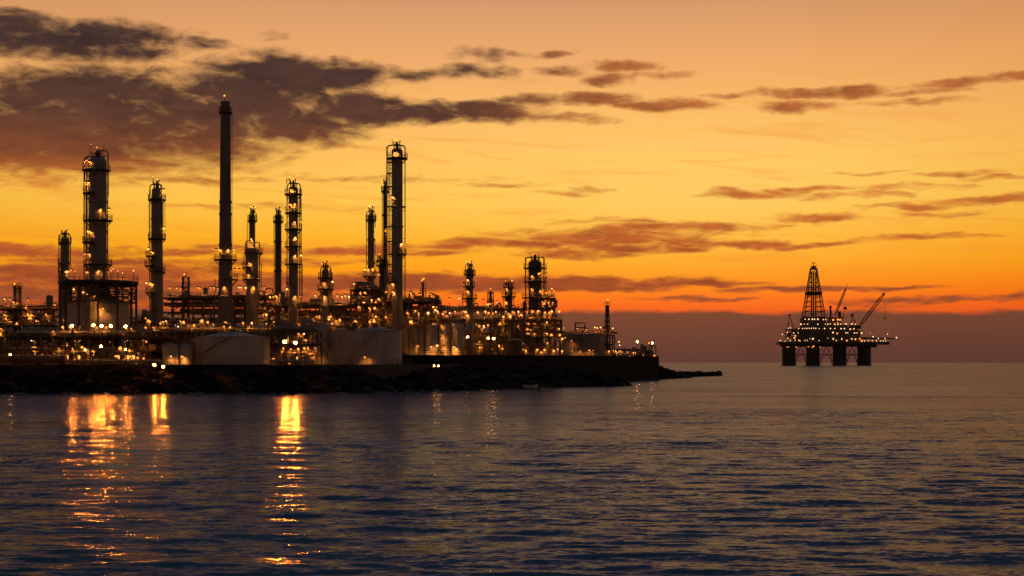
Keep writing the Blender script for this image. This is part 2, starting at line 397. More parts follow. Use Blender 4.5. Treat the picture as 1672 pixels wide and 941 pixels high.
# ------------------------------------------------------------------ sea
def build_sea():
    rng = np.random.default_rng(4)
    d = [8.0]
    while d[-1] < 60000:
        y = d[-1]; d.append(y + min(max(0.16, y*y/14400*0.62), 0.25*y if y > 900 else 1e9))
    d = np.array(d); nr = len(d)
    nc = 460
    s = np.linspace(-1, 1, nc)
    a = 0.62*s            # bearing (tangent)
    Y = d[:,None]*np.ones((1,nc)); Xx = d[:,None]*a[None,:]
    dy = np.gradient(d)[:,None]; dx = (d*0.62*2/nc)[:,None]
    Zz = np.zeros_like(Y); 
    ncomp = 110
    lam = np.exp(rng.uniform(np.log(0.45), np.log(7), ncomp))
    for L in lam:
        th = rng.normal(0, 0.26) + 0.12
        k = 2*np.pi/L; kx, ky = k*np.sin(th), k*np.cos(th)
        amp = 0.0046*L**0.72*rng.uniform(.5, 1.4)
        ph = rng.uniform(0, 2*np.pi)
        # slow wave groups
        mod = 0.6 + 0.4*np.sin(Xx/(L*rng.uniform(2,4)) + rng.uniform(0,6.28))*np.sin(Y/(L*rng.uniform(3,6)) + rng.uniform(0,6.28))
        fade = np.clip((L/np.maximum(dy, dx*1.0) - 2.2)/2.5, 0, 1)
        c = np.sin(kx*Xx + ky*Y + ph)
        Zz += amp*fade*mod*(c + 0.22*np.cos(2*(kx*Xx+ky*Y+ph)))
    Zz -= 0.02
    co = np.stack([Xx, Y, Zz], -1).reshape(-1,3).astype(np.float32)
    i = np.arange((nr-1)*nc).reshape(nr-1,nc)[:,:-1].ravel()
    q = np.stack([i, i+1, i+nc+1, i+nc], -1).astype(np.int32)
    me = bpy.data.meshes.new('sea')
    me.vertices.add(len(co)); me.vertices.foreach_set('co', co.ravel())
    me.loops.add(q.size); me.loops.foreach_set('vertex_index', q.ravel())
    me.polygons.add(len(q)); me.polygons.foreach_set('loop_start', np.arange(0,q.size,4,dtype=np.int32))
    me.polygons.foreach_set('use_smooth', np.ones(len(q),dtype=bool))
    me.update(calc_edges=True)
    m = bpy.data.materials.new('sea_water'); m.use_nodes = True
    m.node_tree.nodes.clear(); t = NT(m.node_tree)
    tc = t.n('ShaderNodeTexCoord')
    p = tc.outputs['Object']
    nx, ny = 0.0, 0.0
    for (fx, fy, sc_, det, kx, ky) in ((.42, 1.0, 6.5, 2, .3, .8), (.36, 1.0, 1.9, 3, .42, .95), (.30, 1.0, .42, 2, .12, .36), (.26, 1.0, .10, 2, .03, .16), (.30, 1.0, .022, 3, .02, .34)):
        c = t.sep(t.noise(t.v('MULTIPLY', p, (fx, fy, 1)), sc_, det, .6, .25, 1))
        nx = t.m('MULTIPLY_ADD', t.m('SUBTRACT', c[0], .5), kx, nx)
        ny = t.m('MULTIPLY_ADD', t.m('SUBTRACT', c[1], .5), ky, ny)
    # wind patches: calmer and rougher lanes
    wp = t.noise(t.v('MULTIPLY', p, (.35, 1.0, 1)), .045, 5, .62, .4)
    wk = t.ramp(wp, [(.30, (.5,.5,.5,1)), (.50, (.85,.85,.85,1)), (.70, (1.7,1.7,1.7,1))], 0, 1)
    nx = t.m('MULTIPLY', nx, wk); ny = t.m('MULTIPLY', ny, wk)
    geo = t.n('ShaderNodeNewGeometry')
    nor = t.v('NORMALIZE', t.v('ADD', geo.outputs['Normal'], t.xyz(nx, ny, 0.0)))
    df = t.n('ShaderNodeBsdfDiffuse'); df.inputs['Color'].default_value = (.032, .115, .118, 1)
    gl = t.n('ShaderNodeBsdfGlossy'); gl.inputs['Color'].default_value = (.40, .455, .84, 1); gl.inputs['Roughness'].default_value = .16
    fr = t.n('ShaderNodeFresnel'); fr.inputs['IOR'].default_value = 1.333
    t.put(gl.inputs['Normal'], nor); t.put(fr.inputs['Normal'], nor)
    mx = t.n('ShaderNodeMixShader')
    t.put(mx.inputs[0], t.m('MULTIPLY', fr.outputs[0], .92, clamp=True))
    m.node_tree.links.new(df.outputs[0], mx.inputs[1]); m.node_tree.links.new(gl.outputs[0], mx.inputs[2])
    out = t.n('ShaderNodeOutputMaterial'); m.node_tree.links.new(mx.outputs[0], out.inputs[0])
    me.materials.append(m)
    o = bpy.data.objects.new('sea', me); COL.objects.link(o); structure(o)
build_sea()
# ------------------------------------------------------------------ land, shore and sea wall
def pw(px, Y): return (X(px, Y), Y)
SHORE = [(-190,280),pw(-30,281),pw(120,283),pw(300,284),pw(470,285),pw(600,288),pw(660,300),pw(700,313),pw(800,320),pw(850,333),pw(900,351),pw(960,362),pw(1026,370),pw(1029,380),
         pw(1000,420),pw(985,470),pw(1003,505),pw(1060,512),pw(1100,540),pw(1124,566),pw(1132,590),pw(1100,640),pw(1000,700),pw(700,760),(-330,760),(-330,280)]
WALL0, WALL1 = Vector((*pw(757,345),0)), Vector((*pw(1075,520),0))
YARD = [(-320,303),pw(600,306),pw(680,326),(WALL0.x,WALL0.y+.3),(WALL1.x-.2,WALL1.y+.2),pw(1068,560),pw(900,640),(-320,740)]
def seg_dist(px, py, ax, ay, bx, by):
    dx, dy = bx-ax, by-ay
    t = np.clip(((px-ax)*dx+(py-ay)*dy)/(dx*dx+dy*dy), 0, 1)
    return np.hypot(px-ax-t*dx, py-ay-t*dy)
def shore_dist(x, y):
    x = np.asarray(x, float); y = np.asarray(y, float)
    d = np.full(x.shape, 1e9); inside = np.zeros(x.shape, bool)
    n = len(SHORE)
    for i in range(n):
        ax, ay = SHORE[i]; bx, by = SHORE[(i+1) % n]
        d = np.minimum(d, seg_dist(x, y, ax, ay, bx, by))
        c = ((ay > y) != (by > y))
        with np.errstate(divide='ignore', invalid='ignore'):
            xi = (bx-ax)*(y-ay)/(by-ay if by != ay else 1e-9)+ax
        inside ^= c & (x < xi)
    return np.where(inside, d, -d)
def bumpy(x, y):
    r = np.random.default_rng(11); z = 0*np.asarray(x, float)
    for L in (9, 6, 4, 2.7, 1.8, 1.3):
        for _ in range(4):
            th = r.uniform(0, 6.28); k = 6.283/(L*r.uniform(.8,1.25))
            z = z + .035*L**.9*np.sin(k*(np.cos(th)*x+np.sin(th)*y)+r.uniform(0,6.28))
    return z
def land_h(x, y):
    d = shore_dist(x, y)
    h = np.interp(d, [-12,-3,0,2,6,12,18,24,30], [-4,-1.0,0,.8,2.0,3.7,5.1,5.45,5.45])
    amp = np.interp(d, [-3,0,3,14,19,26], [.1,.5,1.0,.9,.35,.1])
    h = h + bumpy(x, y)*amp
    # the ground drops away beyond the seaward end of the wall
    cap = np.interp(x, [40, 50, 56, 62, 68, 80], [9, 4.6, 3.9, 2.9, 1.7, .4])
    return np.where((y > 470), np.minimum(h, cap), h)
def build_land():
    parts = []
    def grid(x0, x1, y0, y1, st):
        xs = np.arange(x0, x1+.01, st); ys = np.arange(y0, y1+.01, st)
        gx, gy = np.meshgrid(xs, ys); gz = land_h(gx, gy)
        n, m = gx.shape
        o = sum(len(p[0]) for p in parts)
        i = (np.arange((n-1)*m).reshape(n-1, m)[:, :-1]).ravel() + o
        keep = (np.maximum(np.maximum(gz[:-1,:-1], gz[1:,:-1]), np.maximum(gz[:-1,1:], gz[1:,1:])) > -1.2).ravel()
        q = np.stack([i, i+1, i+m+1, i+m], -1)[keep]
        parts.append((np.stack([gx, gy, gz], -1).reshape(-1, 3), q))
    grid(-170, 84, 274, 346, .6)
    grid(-26, 84, 346, 606, 1.0)
    me = bpy.data.meshes.new('shore_slope')
    me.from_pydata(np.concatenate([p[0] for p in parts]).tolist(), [], np.concatenate([p[1] for p in parts]).tolist())
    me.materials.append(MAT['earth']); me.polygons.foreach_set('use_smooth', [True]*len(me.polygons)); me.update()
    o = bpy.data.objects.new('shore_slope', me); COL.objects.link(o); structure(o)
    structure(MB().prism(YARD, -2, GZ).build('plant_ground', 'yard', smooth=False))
build_land()

def build_wall():
    t = thing('sea_wall', 'long plain dark concrete sea wall below the right half of the plant', 'sea wall', (WALL0.x, WALL0.y, 0))
    d = (WALL1-WALL0).normalized(); n = Vector((d.y, -d.x, 0))
    L = (WALL1-WALL0).length
    zt0, zt1 = 7.5, 7.9
    b = MB()
    nb = 30
    for i in range(nb):
        a = WALL0 + d*(L*i/nb); c = WALL0 + d*(L*(i+1)/nb - .05)
        f0, f1 = n*.45, n*.2
        za = zt0+(zt1-zt0)*i/nb; zc = zt0+(zt1-zt0)*(i+1)/nb
        P = [a+f0, c+f0, c-n*.4, a-n*.4]; Q = [a+f1, c+f1, c-n*.4, a-n*.4]
        zz = [za, zc, zc, za]
        b._add([(p.x,p.y,-1.5) for p in P]+[(q.x,q.y,zz[k]) for k,q in enumerate(Q)], [(0,1,5,4),(1,2,6,5),(2,3,7,6),(3,0,4,7),(4,5,6,7)])
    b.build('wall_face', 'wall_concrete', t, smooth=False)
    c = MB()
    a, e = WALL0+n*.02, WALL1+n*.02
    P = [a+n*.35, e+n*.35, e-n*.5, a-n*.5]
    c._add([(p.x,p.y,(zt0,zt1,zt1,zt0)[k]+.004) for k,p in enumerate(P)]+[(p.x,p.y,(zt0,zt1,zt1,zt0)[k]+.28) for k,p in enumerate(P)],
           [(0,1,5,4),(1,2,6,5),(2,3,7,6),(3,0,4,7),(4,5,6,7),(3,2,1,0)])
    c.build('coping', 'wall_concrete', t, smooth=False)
    # rail standing behind the coping
    f = thing('railing_fence', 'thin steel railing along the top of the dark sea wall', 'fence', (WALL0.x, WALL0.y, GZ))
    r = MB()
    off = -n*.9
    for i in range(0, 76):
        q = WALL0 + d*(L*i/75) + off; MB().rod((q.x,q.y,GZ),(q.x,q.y,9.0),.05,5).build('post', 'rail_steel', f)
    for z in (8.95, 8.45, 8.0):
        r.bar((WALL0.x+off.x,WALL0.y+off.y,z),(WALL1.x+off.x,WALL1.y+off.y,z),.07)
    r.build('rail', 'rail_steel', f)
build_wall()

def fence(label, pts, h=1.15, step=2.0, z=GZ, dark=True):
    a = Vector((*pts[0], 0)); f = thing('railing_fence', label, 'fence', (a.x, a.y, z))
    r = MB()
    for i in range(len(pts)-1):
        a, b = Vector((*pts[i],z)), Vector((*pts[i+1],z)); L = (b-a).length; k = max(1, int(L/step))
        for j in range(k+(i == len(pts)-2)):
            q = a.lerp(b, j/k); MB().rod(q, q+Vector((0,0,h)), .05, 5).build('post', 'rail_steel', f)
        for hh in (h, h*.66, h*.33): r.bar(a+Vector((0,0,hh)), b+Vector((0,0,hh)), .06)
    r.build('rail', 'rail_steel', f)
fence('dark shore railing in front of the two domed storage tanks', [pw(246,303.5), pw(600,307), pw(672,325)], z=5.5)
fence('dark shore railing in front of the big drum on its raised deck', [pw(-40,303.8), pw(246,303.3)], z=5.5)
# boulders: six shapes, then copies; each is one object
def rock_mesh(seed):
    r = random.Random(seed); b = MB()
    import bmesh
    bm = bmesh.new(); bmesh.ops.create_icosphere(bm, subdivisions=2, radius=1)
    cuts = [(Vector((r.gauss(0,1), r.gauss(0,1), r.gauss(0,1))).normalized(), r.uniform(.55,.85)) for _ in range(11)]
    for v in bm.verts:
        for nn, dd in cuts:
            k = v.co.dot(nn)
            if k > dd: v.co -= nn*(k-dd)
        v.co += Vector((r.uniform(-.04,.04), r.uniform(-.04,.04), r.uniform(-.04,.04)))
        v.co.z *= .75
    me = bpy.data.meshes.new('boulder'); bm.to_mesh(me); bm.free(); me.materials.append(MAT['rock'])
    return me
def build_rocks():
    ms = [rock_mesh(s) for s in range(7)]
    r = random.Random(5)
    def put(x, y, z, s, label, group):
        o = bpy.data.objects.new('boulder', r.choice(ms)); COL.objects.link(o)
        o.location = (x, y, z); o.scale = (s*r.uniform(.8,1.3), s*r.uniform(.8,1.2), s*r.uniform(.75,1.1)); o.rotation_euler = (r.uniform(-.3,.3), r.uniform(-.3,.3), r.uniform(0,6.28))
        tag(o, label, 'boulder', group)
    n = 0
    while n < 205:
        px = r.uniform(0, 1028)
        d = r.uniform(.2, 15) if r.random() < .6 else r.uniform(0, 3)
        i = r.randrange(1, 13)
        a, b = SHORE[i], SHORE[i+1]; t = r.random()
        x, y = a[0]+(b[0]-a[0])*t, a[1]+(b[1]-a[1])*t
        L = math.hypot(b[0]-a[0], b[1]-a[1]); nx, ny = -(b[1]-a[1])/L, (b[0]-a[0])/L
        x, y = x+nx*d, y+ny*d
        if not (-8 < HX + x/y*F < 1040): continue
        if float(shore_dist(x, y)) < .1: continue
        s = r.uniform(.45, 1.25)
        put(x, y, float(land_h(x, y)) + s*.12, s, 'dark wet boulder in the rock slope along the near shoreline', 'boulders along the near shore')
        n += 1
    # rubble skirt below the far end of the sea wall
    for k in range(34):
        t = k/33; px = 1030+88*t + r.uniform(-3,3); Y = 508+52*t + r.uniform(0,14)
        x = X(px, Y); s = r.uniform(.9, 1.9)
        put(x, Y, max(float(land_h(x, Y)), 0) + .2, s, 'dark boulder in the rubble slope below the end of the sea wall', 'boulders below the wall end')
    for k in range(30):
        t = (k/29)**.9; px = 1074+48*t; Y = 540+34*t + r.uniform(-8,6)
        put(X(px, Y), Y, max(.3, 4.0*(1-t)**1.0 + r.uniform(-.6,.2)), r.uniform(1.1, 1.9), 'dark boulder in the rubble slope below the end of the sea wall', 'boulders below the wall end')
    # breakwater
    for k in range(15):
        t = k/14; px = 1112+62*t; Y = 600+66*t
        s = r.uniform(1.7, 2.3)*(1-.15*t)
        put(X(px, Y), Y+r.uniform(-1,1), 1.15-.35*t, s, 'round dark boulder in the low breakwater running out to open water', 'boulders of the breakwater')
    for k in range(22):
        t = r.random(); px = 1078+96*t; Y = 585+78*t
        put(X(px, Y)+r.uniform(-1,1), Y+r.uniform(-3,2), .3, r.uniform(1.2,2.0), 'round dark boulder in the low breakwater running out to open water', 'boulders of the breakwater')
build_rocks()

def foam():
    """broken wash where the swell meets the rocks"""
    r = random.Random(9); b = MB()
    mat('foam', (.26,.28,.31), .8, 0, .3, 2.0)
    for k in range(46):
        i = r.randrange(1, 13); a, e = SHORE[i], SHORE[i+1]; L = math.hypot(e[0]-a[0], e[1]-a[1])
        t0 = r.random(); ln = r.uniform(.8, 3.2); n = 7; pts = []
        nx, ny = (e[1]-a[1])/L, -(e[0]-a[0])/L; off = r.uniform(-.4, .5); ph = r.uniform(0, 6)
        for j in range(n):
            t = t0+(j/(n-1))*ln/L; o = off+.25*math.sin(ph+j*.9)+r.uniform(-.08,.08)
            pts.append((a[0]+(e[0]-a[0])*t+nx*o, a[1]+(e[1]-a[1])*t+ny*o, .06+.05*math.sin(j*1.7+ph)))
        b.tube(pts, r.uniform(.05,.13), 6)
    o = b.build('foam', 'foam'); o['kind'] = 'stuff'
foam()
# ------------------------------------------------------------------ columns, stacks, tanks
LZ = {}
def railing(b, pts, h=1.1, closed=False):
    n = len(pts)
    for p in pts: b.rod(p, Vector(p)+Vector((0,0,h)), .045, 4)
    for i in range(n if closed else n-1):
        a, c = Vector(pts[i]), Vector(pts[(i+1)%n])
        for hh in (h, h*.55): b.bar(a+Vector((0,0,hh)), c+Vector((0,0,hh)), .06)
def platform(parent, cx, cy, r, z, w, side='B', rail=True, w2=None):
    """ring deck round a column: B all round, L left half, R right half"""
    a0, a1 = {'B': (0, 2*math.pi), 'L': (R(95), R(265)), 'R': (R(-85), R(85))}[side]
    n = 20 if side == 'B' else 10
    b = MB(); b.sector(cx, cy, r+.02, r+w, a0, a1, z-.22, z, n)
    m = 8 if side == 'B' else 4
    for i in range(m+1):
        a = a0+(a1-a0)*i/m; c, s = math.cos(a), math.sin(a)
        b.bar((cx+c*(r+w*.92), cy+s*(r+w*.92), z-.2), (cx+c*(r+.05), cy+s*(r+.05), z-.2-w*.95), .12)
    p = b.build('platform', 'grating', parent)
    if rail:
        q = MB(); railing(q, [(cx+math.cos(a0+(a1-a0)*i/n)*(r+w-.06), cy+math.sin(a0+(a1-a0)*i/n)*(r+w-.06), z) for i in range(n+(0 if side=='B' else 1))], 1.15, side == 'B')
        q.build('railing', 'rail_steel', p)
    return p
def ladder(parent, x, y, z0, z1, cage=True):
    b = MB()
    for dx in (-.22, .22): b.bar((x+dx,y,z0),(x+dx,y,z1),.07)
    z = z0
    while z < z1: b.bar((x-.22,y,z),(x+.22,y,z),.04); z += .6
    if cage:
        z = z0+2
        while z < z1:
            b.tube([(x+.42*math.cos(a), y-.1+.42*math.sin(a), z) for a in [math.pi*(1.0+i/6) for i in range(7)]], .025, 4); z += 1.6
        for a in (1.2,1.5,1.8): b.bar((x+.42*math.cos(math.pi*a),y-.1+.42*math.sin(math.pi*a),z0+2),(x+.42*math.cos(math.pi*a),y-.1+.42*math.sin(math.pi*a),z1),.035)
    return b.build('ladder', 'rail_steel', parent)
def column(name, label, cat, xl, xr, ytop, ybot, Y, sections=None, plats=(), pipes=(), loops=(), ladders=(), lamps=(), masts=(), bands=(), shell='shell_steel', zbase=None, top='dome', nozzle=True, group=None, rungs=()):
    cx, r = X((xl+xr)/2, Y), (xr-xl)/2/F*Y
    zt = Z(ytop, Y); zb = GZ if ybot is None else Z(ybot, Y)
    t = thing(name, label, cat, (cx, Y, zb), group)
    prof = []
    def rad(z):
        for (za, ra), (zc, rc) in zip(prof, prof[1:]):
            if za <= z <= zc: return ra+(rc-ra)*(z-za)/max(zc-za,1e-6)
        return r
    if sections:
        for (py, hw) in sorted(sections, key=lambda q: -(q[0] if q[0] is not None else 9999)): prof.append((Z(py, Y) if py is not None else zb, hw/F*Y))
        prof[0] = (zb, prof[0][1])
    else: prof = [(zb, r), (zt, r)]
    ztop, rt = prof[-1]
    b = MB(); pr = [(q, z) for z, q in prof]
    if top == 'dome': pr += [(rt*math.cos(a), ztop+rt*.55*math.sin(a)) for a in (.35,.7,1.05,1.35)]
    elif top == 'open': pr += [(rt*1.06, ztop), (rt*1.06, ztop+.5), (rt*.85, ztop+.5), (rt*.8, ztop-2)]
    b.lathe(cx, Y, pr, 28)
    for py in bands:
        z = Z(py, Y); q = rad(z); b.lathe(cx, Y, [(q, z-.3), (q+.14, z-.22), (q+.14, z+.22), (q, z+.3)], 28)
    z = zb+3
    while z < ztop-1 and top == 'dome':          # weld seams
        q = rad(z); b.lathe(cx, Y, [(q, z-.07), (q+.035, z-.05), (q+.035, z+.05), (q, z+.07)], 28); z += 3.2
    b.build('shell', shell, t)
    if nozzle:
        q = MB(); h = ztop+rt*.5
        q.lathe(cx, Y, [(rt*.28, h-.2), (rt*.28, h+.7), (rt*.5, h+.72), (rt*.5, h+.95), (rt*.22, h+.97), (rt*.22, h+1.5)], 12)
        for k, a in enumerate((.4, 2.5, 3.8, 5.5)):
            q.rod((cx+rt*.6*math.cos(a), Y+rt*.6*math.sin(a), ztop), (cx+rt*.75*math.cos(a), Y+rt*.75*math.sin(a), ztop+1.3+.3*k), .1, 6)
            q.ball((cx+rt*.75*math.cos(a), Y+rt*.75*math.sin(a), ztop+1.3+.3*k), .2, 6, 4)
        q.build('top_nozzle', 'steel_frame', t)
    for (py, lo, ro) in plats:                   # lo/ro: photo columns of the deck's outer edges (None: no deck on that side)
        z = Z(py, Y); q = rad(z)
        wl = (cx-X(lo,Y)-q) if lo else None; wr = (X(ro,Y)-cx-q) if ro else None
        if wl and wr and abs(wl-wr) < .5: platform(t, cx, Y, q, z, max(.5,(wl+wr)/2), 'B')
        else:
            if wl: platform(t, cx, Y, q, z, max(.5, wl), 'L')
            if wr: platform(t, cx, Y, q, z, max(.5, wr), 'R')
    for pi in pipes:                             # straight riser: (px, y top, y bottom, pipe half width in px)
        px, y0, y1, hw = pi[:4]
        x = X(px, Y); q = MB(); q.tube([(x, Y-.3, Z(y0,Y)), (x, Y-.3, Z(y1,Y))], max(hw/F*Y,.09), 8)
        zz = Z(y0,Y)-2
        while zz > Z(y1,Y)+1: q.bar((x, Y-.3, zz), (cx, Y, zz), .11); zz -= 6.5
        q.build('riser_pipe', 'pipe_steel', t)
    for (pts, hw) in loops:                      # overhead line: photo corner points
        q = MB(); q.tube([W(a, c, Y) for a, c in pts], max(hw/F*Y, .1), 8, bend=.9); q.build('overhead_pipe', 'pipe_steel', t)
    for (px, y0, y1) in ladders: ladder(t, X(px,Y), Y-.2, Z(y1,Y), Z(y0,Y))
    for (y0, xa, xb) in rungs:
        q = MB(); q.bar(W(xa,y0,Y), W(xb,y0,Y), .3); q.bar(W(xa+1,y0,Y), W(xb,y0+6,Y), .12); q.build('pipe_guide', 'steel_frame', t)
    for l in lamps:
        px, py = l[0], l[1]; em = l[2] if len(l) > 2 else 'lamp_amber'; rr = l[3] if len(l) > 3 else .27
        x = X(px, Y); q = rad(Z(py,Y))
        dx = x-cx
        if abs(dx) < q: y = Y-math.sqrt(q*q-dx*dx)-.5
        else: y = Y-.3
        lamp(t, (x, y, Z(py,Y)), 'wall', em, rr)
    for l in masts:
        px, py, pb = l[:3]; em = l[3] if len(l) > 3 else 'lamp_warm'
        lamp(t, (X(px,Y), Y, Z(py,Y)), 'mast', em, .24, Z(py,Y)-Z(pb,Y))
    return t
A, Wm, Wh = 'lamp_amber', 'lamp_warm', 'lamp_white'

column('distillation_column', 'slim short column with a square pipe arch, leftmost of all the columns', 'column', 99, 113, 392, None, 336,
  plats=[(396,97,117),(431,95,None),(443,95,None),(453,96,None),(494,96,None)], pipes=[(97,384,520,.7)], loops=[([(97,400),(97,381),(115,381),(115,436)],.9)], ladders=[(98,396,500)],
  masts=[(101,373,382),(107,374.5,382)], lamps=[(112,443),(117,441,Wm),(110,520,Wh)], bands=(430,))

# the largest column on its round drum
def main_column():
    Y = 326
    t = column('distillation_column', 'thick grey column with ringed decks rising from a dark frame over a big drum', 'column', 145.5, 174, 264, 459, Y,
      plats=[(278,135,180),(316,136,None),(360,137,184),(396,135,None),(432,135,181)],
      pipes=[(138,262,460,1.1),(143,280,460,.8),(176.5,300,460,1.0),(141,300,462,.5)],
      loops=[([(138,300),(138,256),(172,256)],1.3),([(161,252),(161,246),(176.5,246),(176.5,320)],1.3)],
      ladders=[(143,278,458)], bands=(330,378,410,432),
      lamps=[(143,262,Wm),(149,266),(139,298,Wm),(146,299,A,.34),(169,343,A,.34),(179,342,Wm),(151,380,A,.34),(145,378,Wm),(147,415.5,A,.36),(139,415,Wm),(166,443,A,.36),(143,445),(178,444)],
      masts=[(148.5,236,256,A),(158.5,241,254),(158,246,256)])
    # whip aerials
    for px, y0 in ((145,243),(169,238)):
        MB().rod(W(px,y0,Y), W(px,258,Y), .05, 5).build('aerial', 'steel_frame', t)
    cx = X(161, Y)
    # upper deck: a wide polygonal floor with its own rail
    zd = Z(460, Y); rd = 64/F*Y
    d = MB(); d.lathe(cx, Y, [(rd*.94, zd-1.0), (rd, zd-.5), (rd, zd)], 16); dk = d.build('deck', 'grating', t, smooth=False)
    q = MB(); railing(q, [(cx+rd*.98*math.cos(2*math.pi*i/32), Y+rd*.98*math.sin(2*math.pi*i/32), zd) for i in range(32)], 1.3, True); q.build('railing', 'rail_steel', dk)
    # dark frame between the deck and the drum
    zt, zb = zd-.6, Z(548, Y)
    f = MB(); n = 12
    ring = [(cx+rd*.93*math.cos(2*math.pi*(i+.5)/n), Y+rd*.93*math.sin(2*math.pi*(i+.5)/n)) for i in range(n)]
    for i, (x, y) in enumerate(ring):
        x2, y2 = ring[(i+1)%n]
        f.bar((x,y,zb),(x,y,zt),.42)
        for z in (Z(494,Y), Z(478,Y)): f.bar((x,y,z),(x2,y2,z),.3)
        f.bar((x,y,Z(478,Y)),(x2,y2,Z(494,Y)),.2)
        f.bar((x,y,Z(478,Y)),(x2,y2,zt),.16)
    f.build('support_frame', 'steel_frame', t, smooth=False)
    c = MB(); c.lathe(cx, Y, [(9.2/F*Y*3.0, Z(493,Y)), (9.2/F*Y*2.2, Z(480,Y)), (14/F*Y, Z(459.5,Y))], 28); c.build('skirt', 'shell_dark', t)
    c = MB()
    for k in range(9):
        a = R(180+20*k); c.tube([(cx+rd*.72*math.cos(a), Y+rd*.72*math.sin(a), zt), (cx+rd*.72*math.cos(a), Y+rd*.72*math.sin(a), Z(493,Y))], .22, 6)
    for z in (Z(468,Y), Z(474,Y), Z(486,Y)):
        c.tube([(cx+rd*.76*math.cos(R(180+12*k)), Y+rd*.76*math.sin(R(180+12*k)), z) for k in range(16)], .2, 6)
    c.build('pipe_cage', 'pipe_rust', t)
    # drum
    rdr = 49/F*Y; zdr = Z(494, Y)
    c = MB(); c.lathe(cx, Y, [(rdr, zb), (rdr, zdr-.4), (rdr*1.02, zdr-.38), (rdr*1.02, zdr), (rdr*.5, zdr+1.2)], 40)
    for z in (Z(523,Y), Z(509,Y)): c.lathe(cx, Y, [(rdr, z-.1), (rdr+.06, z-.08), (rdr+.06, z+.08), (rdr, z+.1)], 40)
    dr = c.build('drum', 'tank_paint', t)
    c = MB(); x = X(158, Y); c.box(x-.55, x+.55, Y-rdr-.45, Y-rdr*.8, zb+.4, Z(461,Y)-1.2); c.build('stair_shaft', 'shell_steel', t, smooth=False)
    c = MB(); c.box(X(150,Y), X(161,Y), Y-rdr-.9, Y-rdr*.6, Z(487,Y), Z(478,Y)); c.build('cabin', 'shed_paint', t, smooth=False)
    for px, py in ((134,548),(150,548),(172,548),(190,548)):
        lamp(t, (X(px,Y), Y-rdr-1.6, zb), 'post', A, .28, 1.9)
    for px, py, e in ((178.5,506,A),(183.5,505.5,A),(152,480,Wm),(158,483,A),(170,486,Wm),(137,475,Wm)): lamp(t, (X(px,Y), Y-rdr-.7, Z(py,Y)), 'wall', e, .3)
    for px, py in ((186,443.5),(197.5,444),(205,447.5),(223,443.5),(190,441),(128,445),(168,444)): lamp(t, (X(px,Y), Y-rd*.3, Z(py,Y)), 'mast', Wm, .24, Z(py,Y)-zd)
main_column()

column('distillation_column', 'tall slender column with basket decks between the thick ringed column and chimney', 'column', 247, 265.5, 311, None, 338,
  sections=[(311,8.2),(400,9.3),(460,10),(None,10.3)],
  plats=[(326,242,271),(390,242,271),(418,238,None),(434,236.5,None),(444,None,270),(478,238,None)], pipes=[(245,310,530,.9),(265.5,330,480,.7)],
  loops=[([(245,316),(245,301.5),(255,301.5)],1.0),([(255,301.5),(264,301.5),(264,330)],1.0)], ladders=[(246,326,440),(268,330,390)], bands=(358,390,440),
  masts=[(249.5,289,301),(256,292,301),(258,293.5,301)],
  lamps=[(268,310,Wm),(268.5,373,Wm),(242.5,407,Wm),(249.5,412,A,.34),(240,462,Wm),(248.5,464,A,.4),(256,538,A,.34),(246,525,Wm)])

column('chimney_stack', 'very tall smooth tapering chimney, the tallest structure in the plant', 'chimney', 360, 376, 170, None, 342,
  sections=[(170,7.6),(240,8.4),(330,9.2),(424,10.2),(460,11.2),(525,12.5),(None,14)], top='open', nozzle=False, shell='stack_concrete',
  plats=[(183.5,357,378.5),(424,348.5,386),(456,None,389)], bands=(330,350,400,485), ladders=[(377.5,184,455)],
  pipes=[(351.5,456,500,.6)],
  masts=[(366.5,156.5,172,A)], lamps=[(353,407.5,Wm),(361,409,A,.4),(375,409.5,A,.4),(383,407.5,Wm),(369.5,470.5,A,.36),(372,527,A,.42),(358,531,A,.34),(383.5,440,A)])
# soot darkened head of the chimney
column('distillation_column', 'narrow column whose upper half steps out of a fatter body, right of the chimney', 'column', 407.5, 416.5, 353, None, 350,
  sections=[(353,4.6),(404.5,4.8),(406,9),(409,9.6),(None,9.6)], top='dome',
  plats=[(360,404,420),(413,399,429),(437,395,None),(456,396,424)], pipes=[(403,395,500,.8),(424,397,500,.9),(427,430,470,.6)],
  loops=[([(407,361),(407,347),(419,347),(419,362)],.7),([(401,420),(401,393),(413,393)],.9),([(416,396),(424,396),(424,430)],.9)], ladders=[(400,413,455),(406,360,405)],
  masts=[(409,338,347),(412.5,339.5,347),(416.5,338.5,347)], lamps=[(410,399,Wm),(412,391,Wm),(409,430.5,Wm),(416,470,A,.34),(402,470,Wm),(422,455),(405,449)])
column('distillation_column', 'plain slim dark column with one crown deck close left of a lamp lit ringed column', 'column', 449, 459.5, 354, None, 352,
  plats=[(361,446.5,462)], loops=[([(449.5,360),(449.5,349),(459,349),(459,360)],.7)], bands=(395,443), masts=[(455.5,342,349)], shell='shell_dark', pipes=[(447.8,362,500,.4)],
  lamps=[(452,484),(459,482,Wm)])
